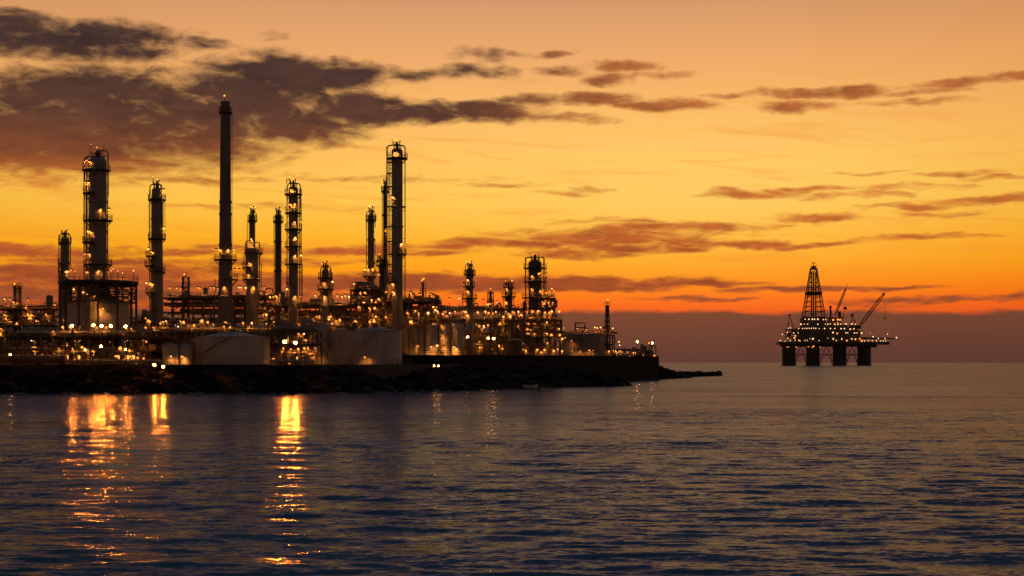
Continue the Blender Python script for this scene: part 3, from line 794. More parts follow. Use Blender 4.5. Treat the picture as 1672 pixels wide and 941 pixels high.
column('distillation_column', 'stout column with five lamp lit ring decks and side pipes, right of plain slim column', 'column', 471.5, 486.5, 309, None, 346,
  plats=[(317,465,494),(347.5,465.5,493),(374.5,465.5,494),(402.5,466,494),(431,466,494.5),(462,467,None)], pipes=[(469,305,500,.8),(489.5,318,500,.7),(492,340,505,.8),(494,432,500,.5)],
  loops=[([(469,330),(469,299.5),(490.5,299.5),(490.5,340)],.9),([(468,300),(468,293),(473,293),(473,299)],.6)], ladders=[(490.5,317,460)], bands=(388,470),
  masts=[(473.5,288.5,299),(479,292,299)],
  lamps=[(475,310.5,A,.24),(478.5,311,A,.24),(483,335,A,.34),(474,334,Wm),(483,363,A,.34),(492,362,Wm),(484,389,Wm),(483.5,418,A,.3),(492,417,Wm),(483.5,485,A,.36),(491,484,Wm),(469,472,Wm)])
column('distillation_column', 'short dark column with a tall pipe arch behind the pair of starry floodlights', 'column', 525.5, 537, 443, None, 338,
  plats=[(453.5,519.5,544),(472,518,545)], pipes=[(523.5,440,520,.7),(539,440,500,.8)], loops=[([(523.5,470),(523.5,435.5),(540.5,435.5),(540.5,484)],.9)], bands=(500,), ladders=[(541,453,500)],
  masts=[(525.5,431,436),(530.5,432,436)], lamps=[(529.5,462,A,.34),(543.5,460,Wm),(531,484,Wm),(540,516,A),(538,521,Wm)])
column('distillation_column', 'thin column with a crown deck left of the tall dark column pair', 'column', 600.5, 611, 353, None, 352,
  plats=[(359,596.5,614.5),(451,593,615)], pipes=[(598.5,360,435,.5),(612.5,390,450,.5)], loops=[([(598,372),(598,345),(612.5,345),(612.5,372)],.6)], bands=(392,430),
  masts=[(603,337,345),(611,335,345)], lamps=[(596,440,Wm),(601,440.5,A),(609.5,440,A,.32),(602,472,A,.4),(610,465),(599,464,Wm)])
column('distillation_column', 'pencil thin column tucked against the left side of the tallest column', 'column', 625.5, 632.5, 307, None, 356, shell='shell_dark',
  plats=[(312,622.5,635)], pipes=[(624.2,312,440,.4)], bands=(352,), nozzle=True, masts=[(627,299,306,'steel_frame')], lamps=[(631,375,A,.2)])
column('distillation_column', 'tallest column, dark, with a side ladder bay and square pipe arch on top', 'column', 639.5, 657.5, 247, None, 344,
  plats=[(258.5,630,664.5),(415,None,664),(460,632,None)], pipes=[(632,240,490,1.1),(635.5,262,480,.5),(661.5,240,490,.8)],
  loops=[([(632,262),(632,237.5),(661.5,237.5),(661.5,262)],1.1)], ladders=[(636.5,258,478)],
  rungs=[(265.5,631,640),(283,631,640),(305,631,640),(337.5,631,640),(370.5,631,640),(394.5,632,640),(415.5,633,640),(432,634,640),(447,634,640),(338,657,663)],
  bands=(338,370,415), masts=[(640.5,225.5,237),(646,228.5,237),(648,232.5,237)],
  lamps=[(643.5,250,A,.2),(649,250.5,A,.2),(640.5,322,A,.24),(657,399,Wm,.24),(641,464,A,.34),(642,477,A,.36),(630,477,Wm),(671,478,Wm)])
column('process_vessel', 'fat dark vessel with a railed cap squeezed between thin and tallest columns', 'vessel', 618.5, 629, 432, None, 347, shell='shell_dark',
  plats=[(433,613.5,634),(425.5,615,631)], pipes=[(633,425,490,.7),(614,440,480,.5)], masts=[(619,416,426,A)], lamps=[(618,448,A,.4),(610,464,Wm),(614,467,Wm),(614,477,Wm)])
column('flare_burner', 'short thin burner mast with a glowing head right of tallest column', 'burner', 688.5, 692.5, 462, None, 352, shell='shell_dark', nozzle=False,
  plats=[(495,683,705)], pipes=[(695,462,495,.4),(687,470,495,.4)], masts=[(690.5,456,462,A),(689,458.5,463,A),(692.5,455,462,A)], lamps=[(685.5,481,Wm),(704,481,Wm)])
column('distillation_column', 'medium column with an off centre pipe bow on top, left of the thick frame column', 'column', 761.5, 772.5, 441, None, 388,
  plats=[(448,757,777),(467,756,774),(487,754,778)], pipes=[(755,477,520,.6),(774.5,487,530,.5)], loops=[([(760,450),(760,431),(772,431.5)],.5),([(764,441),(764,434.5),(773.5,434.5),(773.5,447)],.6)], bands=(470,500),
  masts=[(763,428,432),(767,429,435)], lamps=[(762.5,457,A),(757.5,465,Wm),(764,476.5,A,.34),(763,515,A,.4),(760,509,Wm)])
column('process_vessel', 'squat vessel with angled head pipes between lattice column and thick frame column', 'vessel', 824.5, 836.5, 473, None, 395,
  plats=[(469,822.5,839.5),(484,818,841)], pipes=[(822,486,520,.5),(839,486,505,.5)], loops=[([(825,472),(825,461.5),(832,461)],.6),([(829,462),(837,462),(837,472)],.6)], shell='shell_dark',
  masts=[(826,459,462,A),(836,458.5,462,A)], lamps=[(827,471,A,.34),(826,494,A,.34),(833,516,A,.45),(830,512,A,.4),(826,509,Wm),(838,508,Wm)])
column('distillation_column', 'thick dark column in a piped steel frame, last big column before the point', 'column', 863, 884, 430, None, 424, shell='shell_dark',
  plats=[(437.5,854,892.5),(460,856,892.5),(486,852,None),(503,850,890)], pipes=[(858,421,500,1.0),(888,421,500,1.0),(879,424,430,.8),(892,450,490,.5)],
  loops=[([(858,450),(858,420.5),(869,420.5),(869,428)],1.0),([(878.5,428),(878.5,420),(888.5,420),(888.5,450)],1.0)], ladders=[(890.5,437,486)], bands=(486,),
  masts=[(865,410.5,421),(871.5,416,428,Wm)],
  lamps=[(881.5,446.5,A,.4),(892,447,Wm),(868.5,452,A,.5),(867.5,472.5,A,.5),(883,475.5,A,.42),(887,472.5,Wm),(861,508,A,.4),(868,507,A,.34),(879,507.5,Wm),(883,509,A,.34)])

# ---- lattice masts
def lattice(name, label, cat, xc, hw0, hw1, ytop, ybot, Y, levels=8, lampsat=(), plat=(), spike=0, group=None, inner=False):
    cx = X(xc, Y); zt = Z(ytop, Y); zb = Z(ybot, Y) if ybot else GZ
    t = thing(name, label, cat, (cx, Y, zb), group)
    f = MB(); w0, w1 = hw0/F*Y, hw1/F*Y
    def corner(k, s):
        w = w0+(w1-w0)*s; sx, sy = ((-1,-1),(1,-1),(1,1),(-1,1))[k]
        return Vector((cx+sx*w, Y+sy*w, zb+(zt-zb)*s))
    for k in range(4):
        f.bar(corner(k,0), corner(k,1), .24)
        for i in range(levels):
            s0, s1 = i/levels, (i+1)/levels
            f.bar(corner(k,s1), corner((k+1)%4,s1), .14)
            f.bar(corner(k,s0), corner((k+1)%4,s1), .12)
            if i % 2: f.bar(corner((k+1)%4,s0), corner(k,s1), .12)
    if inner: f.rod((cx,Y,zb),(cx,Y,zt),.35,8)
    f.build('lattice_frame', 'steel_frame', t, smooth=False)
    if spike: MB().rod((cx,Y,zt),(cx,Y,zt+spike/F*Y),.12,6,.05).build('spike', 'steel_frame', t)
    for (py, w) in plat:
        z = Z(py,Y); q = w/F*Y; b = MB(); b.box(cx-q,cx+q,Y-q,Y+q,z-.2,z); p = b.build('platform','grating',t,smooth=False)
        b = MB(); railing(b, [(cx-q,Y-q,z),(cx,Y-q,z),(cx+q,Y-q,z),(cx+q,Y+q,z),(cx,Y+q,z),(cx-q,Y+q,z)], 1.1, True); b.build('railing','rail_steel',p)
    for l in lampsat: lamp(t, (X(l[0],Y), Y-(.3+abs(w0)), Z(l[1],Y)), 'mast' if len(l) > 3 else 'wall', l[2] if len(l) > 2 else A, .26, 1.2)
    return t
lattice('lattice_tower', 'small open lattice tower with one lamp on top at the far left', 'tower', 28.5, 5, 4.2, 468, None, 345, 8, [(26,464,A,1),(24,493,A),(31,495,A)], [(470,6)])
lattice('lattice_tower', 'small open lattice tower on the deck between slender column and chimney', 'tower', 303.5, 5, 4.6, 453, None, 355, 9, [(302.5,448.5,Wm,1)], [(470,5.5)], spike=9)
lattice('lattice_tower', 'lamp lit open lattice tower between medium column and squat vessel', 'tower', 801, 5, 4.4, 477, None, 392, 9, [(801,472,A,1),(798,511,A),(804.5,511,A),(800.5,495.5,A),(797,531,A,),(797,497,Wm)], [(498,5.5)], inner=True)
lattice('lattice_tower', 'tall pointed lattice mast standing alone near the right end of plant', 'tower', 991.5, 6.5, 2.2, 499, None, 470, 11, [(992,489.5,Wm,1),(1000,536,Wm),(984,557,A),(993,573,A)], [(499,4)], spike=6, inner=True)

# ---- storage tanks
def tank(label, xc, hw, ytop, Y, roof='cone', rise=6, bands=(.33,.66), lamps=(), extra=None, paint='tank_paint', yb=None, n=48, rail=True):
    cx, r = X(xc, Y), hw/F*Y; zb = GZ if yb is None else Z(yb, Y); zt = Z(ytop, Y-r)
    t = thing('storage_tank', label, 'tank', (cx, Y, zb))
    b = MB(); b.lathe(cx, Y, [(r+.08, zb), (r+.08, zb+.2), (r, zb+.21), (r, zt)], n)
    for s in bands:
        z = zb+(zt-zb)*s; b.lathe(cx, Y, [(r, z-.05), (r+.03, z-.04), (r+.03, z+.04), (r, z+.05)], n)
    for k in range(9):
        a = R(185+k*21.3)
        b.bar((cx+(r+.01)*math.cos(a), Y+(r+.01)*math.sin(a), zb+.2), (cx+(r+.01)*math.cos(a), Y+(r+.01)*math.sin(a), zt), .05)
    b.build('shell', paint, t)
    q = MB()
    if roof == 'cone':
        h = rise/F*Y
        q.lathe(cx, Y, [(r+.15, zt), (r+.15, zt+.18), (r*.66, zt+h*.45), (r*.3, zt+h*.9), (r*.06, zt+h)], n)
    else: q.lathe(cx, Y, [(r+.15, zt), (r+.15, zt+.25), (r*.2, zt+.5)], n)
    rf = q.build('roof', 'tank_roof', t)
    if roof == 'cone': MB().lathe(cx, Y, [(.5, zt+h*.92), (.5, zt+h+.5), (.25, zt+h+.7)], 10).build('vent', 'steel_frame', rf)
    if rail:
        q = MB(); railing(q, [(cx+r*.98*math.cos(2*math.pi*i/30), Y+r*.98*math.sin(2*math.pi*i/30), zt+.18) for i in range(30)], .9, True); q.build('railing', 'rail_steel', t)
    # winding stair up the shell
    q = MB(); a0 = R(200)
    for k in range(24):
        a = a0+R(75)*k/23; z = zb+.3+(zt-zb-.3)*k/23
        q.sector(cx, Y, r+.05, r+.8, a, a+R(3.4), z, z+.06, 1)
    q.tube([(cx+(r+.8)*math.cos(a0+R(75)*k/23), Y+(r+.8)*math.sin(a0+R(75)*k/23), zb+1.3+(zt-zb-.3)*k/23) for k in range(24)], .035, 4)
    if extra == 'stair': q.build('stair', 'rail_steel', t)
    for l in lamps: lamp(t, (X(l[0],Y-r-1), Y-r-1.0, Z(l[1],Y-r-1)), 'wall', l[2] if len(l)>2 else A, l[3] if len(l)>3 else .28)
    return t
tank('wide low beige tank with shallow cone roof behind the shore railing', 380.5, 59.5, 551, 320, rise=9.5, bands=(.35,.7), extra='stair')
tank('broad beige tank with cone roof and one lamp at its foot', 614, 42.5, 541, 324, rise=8, bands=(.3,.62), extra='stair', lamps=[(596,583,A,.36)])
tank('plain upright tank half hidden behind the broad lamp footed tank', 555.5, 18.5, 540.5, 334, roof='flat', bands=(.5,.75))
tank('tallest narrow pale tank left of the half hidden upright tank', 526, 12.5, 531, 334, roof='flat', bands=(.3,.7), lamps=[(521,582,Wm,.3)])
tank('grey tank with flat roof right beside the broad lamp footed tank', 678, 19.5, 534, 352, roof='flat', bands=(.4,.8), lamps=[(682,565,A,.32)])
tank('grey tank second in the row of flat roofed tanks behind the low wall', 706.5, 11.5, 533, 350, roof='flat', bands=(.5,), lamps=[(704,566,Wm,.3),(714,564,Wm,.3)])
tank('slim pale tank third in the row of flat roofed tanks', 727, 9, 533, 356, roof='flat', bands=(.5,.8), lamps=[(723,548,A,.36),(724,566,A,.34)])
tank('pale tank last in the row of flat roofed tanks beside the piped yard', 747, 9.8, 530, 356, roof='flat', bands=(.5,), lamps=[(741,566,Wm,.34),(745,569,Wm,.3)])
tank('squat dark tank among glowing pipework above the sea wall', 839, 13, 556, 392, roof='flat', bands=(.5,), paint='shell_dark')
tank('wide grey tank under the pointed lattice mast near the right end', 951, 36, 546, 468, roof='cone', rise=3, bands=(.45,.7), paint='shell_steel', lamps=[(934,573,A,.3),(947,572.5,A,.3),(962,572,A,.34),(968.5,572,A,.34),(923,551.5,A),(933,556.5,A)])
tank('small pale twin tank at ground level left of the wide low beige tank', 279, 13, 565, 312, roof='flat', bands=(.6,), lamps=[(279.5,581.5,Wm,.32)])
tank('small pale tank behind the railing between twin tank and wide low tank', 303, 11, 566, 313, roof='flat', bands=(.6,), lamps=[(297,582,A,.3),(300,582,A,.26)])
# ------------------------------------------------------------------ steel structures full of pipework
def rack(name, label, cat, x0, x1, levels, Y, depth, bays, seed, pipes=3, rail=(), lamps=(), nlamps=0, zbase=None, vessels=0, risers=0, clutter=10, brace=.35, floor=(), lampband=None):
    """levels: photo rows of the floors (top first), read on the front face at distance Y"""
    r = random.Random(seed)
    xa, xb = X(x0, Y), X(x1, Y); zb = GZ if zbase is None else Z(zbase, Y)
    zs = [Z(p, Y) for p in levels]
    t = thing(name, label, cat, ((xa+xb)/2, Y, zb))
    f = MB(); yf, yr = Y, Y+depth
    xs = [xa+(xb-xa)*i/bays for i in range(bays+1)]
    for i, x in enumerate(xs):
        for y in (yf, yr): f.bar((x,y,zb), (x,y,zs[0]), .38)
        for z in zs: f.bar((x,yf,z-.2), (x,yr,z-.2), .3)
        if i < bays:
            for z in zs:
                for y in (yf, yr): f.bar((x,y,z-.2), (xs[i+1],y,z-.2), .34)
            zz = zs+[zb]
            for k in range(len(zs)):
                if r.random() < brace:
                    if r.random() < .5: f.bar((x,yf,zz[k]),(xs[i+1],yf,zz[k+1]),.18)
                    else: f.bar((x,yf,zz[k+1]),(xs[i+1],yf,zz[k]),.18)
    f.build('frame', 'steel_frame', t, smooth=False)
    for k in floor:
        z = zs[k]; b = MB(); b.box(xa-.3, xb+.3, yf-.3, yr+.3, z-.14, z); p = b.build('deck', 'grating', t, smooth=False)
        m = max(2, int((xb-xa)/2)); q = MB()
        railing(q, [(xa+(xb-xa)*i/m, yf-.25, z) for i in range(m+1)]+[(xb, yr, z)]+[(xa+(xb-xa)*i/m, yr+.2, z) for i in range(m,-1,-1)], 1.15, True)
        q.build('railing', 'rail_steel', p)
    for k in range(len(zs)):
        for j in range(pipes):
            rad = r.choice((.12,.16,.2,.28,.4)); y = yf+.5+(depth-1)*(j+r.random()*.6)/max(pipes,1); z = zs[k]+rad+(.15 if k not in floor else .3)
            s, e = xa+(xb-xa)*r.uniform(-.02,.25), xb-(xb-xa)*r.uniform(-.02,.25)
            pts = [(s,y,z),(e,y,z)]
            u = r.random()
            if u < .35: pts = [(s,y,z),(e,y,z),(e,y,z-r.uniform(2,5))]
            elif u < .6:
                mx = r.uniform(s,e); h = r.uniform(.8,1.8); wd = r.uniform(1,2)
                pts = [(s,y,z),(mx,y,z),(mx,y,z+h),(mx+wd,y,z+h),(mx+wd,y,z),(e+wd,y,z)]
            MB().tube(pts, rad, 7, bend=.7).build('pipe', r.choice(('pipe_steel','pipe_steel','pipe_rust','shell_steel')), t)
    for j in range(risers):
        x = r.uniform(xa,xb); y = yf+r.uniform(-.4,depth*.6); rad = r.choice((.1,.14,.2,.3))
        zt = r.choice(zs)+r.uniform(.5,2.5); dx = r.uniform(-2.5,2.5)
        MB().tube([(x,y,zb),(x,y,zt),(x+dx,y,zt),(x+dx,y+.01,zt-r.uniform(1,3))], rad, 7, bend=.6).build('riser_pipe', r.choice(('pipe_steel','pipe_rust','shell_steel')), t)
    for j in range(vessels):
        x = r.uniform(xa+2,xb-2); k = r.randrange(len(zs)+1); z = (zs+[zb])[k]; rad = r.uniform(.55,1.0); y = yf+r.uniform(.8,depth*.7)
        b = MB()
        if r.random() < .55:
            l = r.uniform(2.5,5); b.tube([(x-l/2-.4,y,z+rad+.4),(x-l/2-.35,y,z+rad+.4),(x+l/2+.35,y,z+rad+.4),(x+l/2+.4,y,z+rad+.4)], rad, 14)
            b.tube([(x-l/2-.15,y,z+rad+.4),(x-l/2+.1,y,z+rad+.4)], rad*1.15, 14); b.box(x-l*.3,x-l*.22,y-rad*.7,y+rad*.7,z,z+.7); b.box(x+l*.22,x+l*.3,y-rad*.7,y+rad*.7,z,z+.7)
            b.build('heat_exchanger', r.choice(('shell_steel','shed_paint')), t)
        else:
            h = r.uniform(2.0,3.6); b.lathe(x,y,[(rad*.6,z),(rad*.6,z+.5),(rad,z+.7),(rad,z+h),(rad*.8,z+h+.3),(rad*.3,z+h+.45)],14)
            b.build('upright_vessel', r.choice(('shell_steel','shed_paint')), t)
    for j in range(clutter):                     # valves, boxes and motors on the floors
        x = r.uniform(xa+.5,xb-.5); z = (zs+[zb])[r.randrange(len(zs)+1)]; y = yf+r.uniform(-.1,depth*.5)
        b = MB(); u = r.random()
        if u < .4:
            b.rod((x,y,z),(x,y,z+1.0),.12,6); b.tube([(x+.4*math.cos(a),y,z+1.05+.4*math.sin(a)) for a in [k*math.pi/4 for k in range(9)]],.05,4); b.ball((x,y,z+.5),.3,7,4); b.build('valve','pipe_rust',t)
        elif u < .75:
            w, h = r.uniform(.4,1.0), r.uniform(.8,2.0); b.box(x-w,x+w,y-.4,y+.4,z+.05,z+h); b.box(x-w*.8,x+w*.8,y-.44,y-.4,z+.2,z+h-.15); b.build('switch_cabinet','shed_paint',t,smooth=False)
        else:
            b.rod((x-.6,y,z+.55),(x+.5,y,z+.55),.4,10); b.box(x-.6,x+.8,y-.4,y+.4,z+.02,z+.2); b.rod((x+.5,y,z+.55),(x+.9,y,z+.55),.2,8); b.build('motor','pipe_steel',t)
    for l in lamps:
        em = l[2] if len(l) > 2 else A; rr = l[3] if len(l) > 3 else .27; yy = Y-.6+(l[4] if len(l) > 4 else 0)
        z = Z(l[1], yy)
        fl = max([q for q in zs+[zb] if q < z-.4] or [zb]); h = z-fl
        if 1.2 < h < 4.5: lamp(t, (X(l[0],yy), yy+.5, fl), 'post', em, rr, round(h+.12,1))
        else: lamp(t, (X(l[0],yy), yy, z), 'wall', em, rr)
    for j in range(nlamps):  # random spots; number raised to add warm light on the lower steelwork
        x = r.uniform(xa,xb); y = yf+r.uniform(-.3,depth*.8); k = r.randrange(len(zs)); em = r.choice((A,A,Wm,Wm,Wh)); rr = r.choice((.13,.16,.19,.22))
        if r.random() < .35: lamp(t, (x,y,zs[k]), 'post', em, rr, 2.4)
        else: lamp(t, (x,y-.2,zs[k]-r.uniform(.6,1.6)), 'wall', em, rr)
    return t

rack('pipe_rack', 'left end upper pipe rack of three floors beside the slim short column', 'pipe rack', -40, 98, [503,515,530], 342, 9, 9, 21, pipes=4, floor=(0,2), risers=8, vessels=4, clutter=16, nlamps=26,
  lamps=[(8,488,Wm),(16,488,A),(45.5,489,A),(7.5,513),(46,513.5),(51,513),(75.5,513.5,A,.32),(49,519,A,.34),(10,520,A,.3),(89.5,497,Wm),(42,502,Wm),(60,524),(28,528),(100,526,Wm)])
rack('raised_deck', 'long raised deck on steel legs carrying the big drum', 'platform', -30, 242, [548.5,572], 311, 30, 14, 22, pipes=5, floor=(0,), risers=26, vessels=9, clutter=34, nlamps=36, brace=.25,
  lamps=[(103,533.5,A,.3),(115,533,A,.32),(119,533,A,.28),(154,532.5,A,.34),(166,533.5,A,.34),(174,534,A,.34),(206,534.5,A,.32),(214.5,536,A,.38),(238,535,A,.36),(197,568,A,.4),(211.5,572,A,.42),(134.5,566.5,A,.3),(141,571,A,.38),(152,572.5,A,.34),(119,570,A,.3),(9,581,A,.32),(18,580.5,A,.42),(56,573,A),(96,569,A),(1,545,A,.38),(2,537,A,.3),(87,541,Wm),(205,585,A,.34),(215,587,A,.36),(225,584,A,.34),(235,585,A,.34),(138,588,A,.3),(122,587,A,.3),(170,590,A,.3)])
rack('pipe_rack', 'double deck pipe rack with tall lamps in front of the chimney foot', 'pipe rack', 240, 446, [541,556,566], 332, 9, 13, 23, pipes=4, floor=(0,), risers=14, vessels=4, clutter=26, nlamps=28,
  lamps=[(266.5,525,Wm),(271.5,524.5,Wm),(238,519.5,A,.3),(243,523.5,A,.32),(294.5,524.5,Wm),(300,525.5,A,.34),(308,531,A),(317,531,A),(330,524,A,.4),(339.5,525.5,A,.4),(348,529,Wm),(397,527,A,.42),(411.5,527.5,Wm),(407,533.5,A,.3),(434.5,528,Wm),(262,528,A,.3),(366,533,A,.5),(376,534,A,.4)])
rack('pipe_rack', 'dark high pipe rack behind the chimney crossing between its neighbours', 'pipe rack', 264, 470, [485.5,497,509,524], 356, 12, 12, 24, pipes=4, floor=(0,), risers=12, vessels=6, clutter=22, nlamps=30,
  lamps=[(277.5,470.5,A,.3),(294,470,Wm),(322,469.5,A,.34),(326.5,470.5,A,.34),(344,469.5,Wm),(348.5,469.5,Wm),(390,469.5,Wm),(394,469.5,Wm),(431.5,470,Wm),(391,440,A,.2),(441,485,Wm),(446.5,484,Wm),(263,481,A,.42),(258.5,489,A,.3),(435,513,A,.34),(430,514,Wm),(452,504,Wm)])
rack('pipe_rack', 'busy pipe rack between the ringed column and the short arched column', 'pipe rack', 440, 604, [499,512,523,537], 350, 11, 10, 25, pipes=4, floor=(0,), risers=14, vessels=6, clutter=24, nlamps=34,
  lamps=[(441,484.5,Wm),(515,482.5,Wm),(550.5,483.5,Wm,.3),(564,483.5,Wm),(570,484.5,Wm),(517,517,A,.36),(522,516.5,A,.34),(540,517,A,.36),(549,523,A),(555,522,A,.36),(584.5,517.5,A,.34),(486,528,Wm),(511,521,A),(472,506,Wm)])
rack('pipe_rack', 'low bright pipe frame behind the twin starry floodlights', 'pipe rack', 443, 518, [539,562,580], 322, 7, 5, 26, pipes=4, floor=(1,), risers=12, vessels=5, clutter=14, nlamps=14,
  lamps=[(475.5,570,A,.4),(487,569.5,A,.4),(497,568.5,A,.36),(503,568,A),(463,569,A,.3),(513,583,A,.3),(472,592,A,.22)])
rack('steel_structure', 'glowing three floor steel frame around the feet of the tallest columns', 'steel frame', 573, 620, [472.5,484,497,511,524], 340, 13, 3, 27, pipes=3, floor=(0,2), risers=9, vessels=4, clutter=12, nlamps=14,
  lamps=[(578.5,463.5,Wm),(586,500.5,Wm,.36),(603,503,A,.36),(612,503,A,.32),(589,477,A),(596,478,A),(608.5,516.5,A,.36),(614,517,A,.38),(611,524,A,.5),(604,525,A,.4),(580,523,A,.36)])
rack('steel_structure', 'wide railed frame right of the tallest column under the burner mast', 'steel frame', 618, 716, [491.5,506,519,532], 349, 12, 6, 28, pipes=4, floor=(0,), risers=12, vessels=5, clutter=18, nlamps=28,
  lamps=[(671,479,Wm),(678,507,A,.36),(665,511,A,.34),(684,511,A),(699,510.5,Wm,.34),(629.5,517.5,A),(641.5,519.5,A,.36),(652.5,523.5,Wm,.32),(620,516,A),(711,506,Wm),(714,508,Wm)])
rack('pipe_rack', 'long dark pipe rack over the row of flat roofed tanks', 'pipe rack', 655, 856, [505,521.5,529], 394, 11, 12, 29, pipes=5, floor=(1,), risers=18, vessels=6, clutter=26, nlamps=36,
  lamps=[(734,488,Wm),(749.5,487.5,Wm),(710,506,Wm),(714.5,507.5,A),(699,511,Wm,.34),(723,512.5,A),(743,509,Wm),(760,509,Wm),(762,507.5,Wm),(780,510,Wm),(792.5,508.5,Wm),(804.5,511,A,.34),(797,531,A,.44),(816,528,A,.34),(821,524,A,.34),(822,517,A,.32),(838,509,Wm),(846.5,508.5,Wm,.36),(790,532,Wm),(778,530,Wm)])
rack('pipe_yard', 'glowing low pipe yard along the top of the sea wall', 'pipe yard', 757, 862, [551,566], 396, 8, 7, 30, pipes=4, floor=(), risers=18, vessels=7, clutter=22, nlamps=18,
  lamps=[(763,550,A,.42),(755,549,A,.3),(783,558,A,.4),(783.5,567.5,A,.36),(789,567,A,.36),(771.5,571,A,.34),(769,567,A,.3),(853,570,A,.38),(858,573,A,.42),(854,560,A,.34),(815,564,A,.3),(821,569,A,.3),(797,568,A)])
rack('steel_structure', 'five floor steel frame full of lamps wrapped round the thick dark column', 'steel frame', 857, 917, [522,531,540,549,566], 419, 10, 5, 31, pipes=3, floor=(0,3), risers=14, vessels=5, clutter=20, nlamps=22,
  lamps=[(901,508.5,Wm,.32),(913,508.5,Wm,.32),(838,526,Wm),(893,526,Wm),(853.5,546,A,.42),(861,544,Wm),(873,545,A,.36),(892,544,A,.3),(900,546.5,A,.34),(914,546.5,A,.36),(877,571,A,.4),(888.5,571,Wm),(904.5,572.5,Wm,.36),(918,573,Wm,.34),(911,570,A),(884,575,A,.36),(894,545,A,.34),(894,560,A,.3),(918.5,553,Wm)])
rack('steel_structure', 'open two floor tower frame on the right shoulder of the thick dark column', 'steel frame', 884, 906, [486.5,502.5,522], 420, 8, 2, 32, pipes=2, floor=(0,1), risers=6, vessels=2, clutter=6, nlamps=6,
  lamps=[(901,471,Wm,.34),(892,478,Wm),(905,473,Wm,.2),(897,510,A),(890,510,A)])
rack('pipe_yard', 'lamp dotted low pipework at the right end of plant before the point', 'pipe yard', 1003, 1066, [574,583], 516, 7, 5, 33, pipes=3, floor=(), risers=9, vessels=3, clutter=14, nlamps=3,
  lamps=[(1001.5,572.5,A),(1005,573,Wm),(1010.5,574,Wm),(1013.5,573,Wm),(1025,574.5,Wm),(1037.5,575,Wm),(1028,582,A,.42),(1050.5,580,A,.36),(1068.5,580.5,A,.34),(1034,576,A)])
rack('steel_gantry', 'open gantry of thin beams above the wide grey tank', 'gantry', 915, 1003, [546.5,562], 471, 8, 7, 34, pipes=1, floor=(0,), risers=3, vessels=1, clutter=3, brace=.1,
  lamps=[(920.5,534.5,Wm,.32),(942.5,536.5,Wm),(957.5,538,A),(975,535.5,Wm),(980.5,534.5,Wm),(971,534.5,Wm),(1000,535.5,Wm),(934,574,A,.36),(937,577,A,.34),(931,577,A,.3),(994,573,A,.36),(986,572,A)])
rack('steel_gantry', 'bare portal of thin posts standing on the tank gantry', 'gantry', 940, 956, [526.5,534], 473, 3, 1, 35, pipes=0, clutter=0, zbase=546.3, brace=0, lamps=[(956,522,A,.24)])
rack('steel_structure', 'small piped frame at the foot of the slender basket decked column', 'steel frame', 214, 264, [524,537], 346, 8, 4, 36, pipes=4, floor=(), risers=8, vessels=3, clutter=10, nlamps=8)

# ---- free standing lamps
def lamp_post(label, px, py, Y, em, r, zfoot=GZ, heads=1, group=None, hw=.12):
    z = Z(py, Y); x = X(px, Y)
    t = thing('lamp_post', label, 'lamp post', (x, Y, zfoot), group)
    MB().rod((x,Y,zfoot), (x,Y,z-.25), hw, 8, hw*.7).build('pole', 'steel_frame', t)
    b = MB(); b.box(x-.26, x+.26, Y+.05, Y+.3, z-.26, z+.26); b.box(x-.3, x+.3, Y-.7, Y+.32, z+.265, z+.31); b.box(x-.3, x+.3, Y-1.9, Y+.32, z-.31, z-.265)  # lower plate drawn out long to cut the beam off the rock bank
    for sx in (-.3, .265): b.box(x+sx, x+sx+.035, Y-.7, Y+.31, z-.264, z+.264)
    b.build('lamp_housing', 'steel_frame', t, smooth=False)
    MB().ball((x, Y-.32, z), r, 10, 6).build('bulb', em, t)
    return t
lamp_post('starry floodlight post left of a close pair before the low bright frame', 465.5, 558.5, 304.5, 'flood_strong', .21)
lamp_post('starry floodlight post right of a close pair before the low bright frame', 483, 560, 305, 'flood_strong', .21)
lamp_post('low bright floodlight on the rock bank, left of a close pair', 253.5, 596, 300, 'flood_strong', .13, 4.6)
lamp_post('low bright floodlight on the rock bank, right of a close pair', 267.5, 599, 298.6, 'flood_strong', .13, 4.2)
lamp_post('low bright lamp below the low dark wall, left of a close pair', 709, 597.6, 320.5, 'flood_amber', .12, 4.0)
lamp_post('low bright lamp below the low dark wall, right of a close pair', 715.8, 597.8, 320.5, 'flood_amber', .12, 4.0)
lamp_post('starry lamp post left of a close pair in the sea wall pipe yard', 797, 552.5, 385, 'flood_amber', .22)
lamp_post('starry lamp post right of a close pair in the sea wall pipe yard', 806, 553, 386, 'flood_amber', .27)
lamp_post('bright lamp post above the point, left of the last two', 1040.5, 558.5, 508, 'flood_amber', .30)
lamp_post('bright lamp post at the very end of the sea wall', 1065, 560.5, 514, 'flood_amber', .30)
lamp_post('thin lamp post between the pointed lattice mast and the point', 1010.5, 558.5, 500, 'lamp_amber', .36)
lamp_post('small lamp close beside the last lamp post on the wall', 1059.5, 560.3, 512, 'lamp_amber', .26)
lamp_post('amber lamp on a thin post right before the piped yard tanks', 763.5, 550.5, 372, 'flood_amber', .18)
lamp_post('amber lamp post on the shore road before the raised deck legs', 18, 579.5, 306, 'flood_amber', .14)
lamp_post('short amber lamp post by the pump sheds under the big drum', 166, 566, 306.5, 'flood_strong', .12)
lamp_post('short amber lamp post under the raised deck near its right edge', 206, 571, 306.5, 'flood_amber', .15)
lamp_post('short amber lamp post under the raised deck below the main stair shaft', 140, 571.5, 307, 'flood_amber', .13)

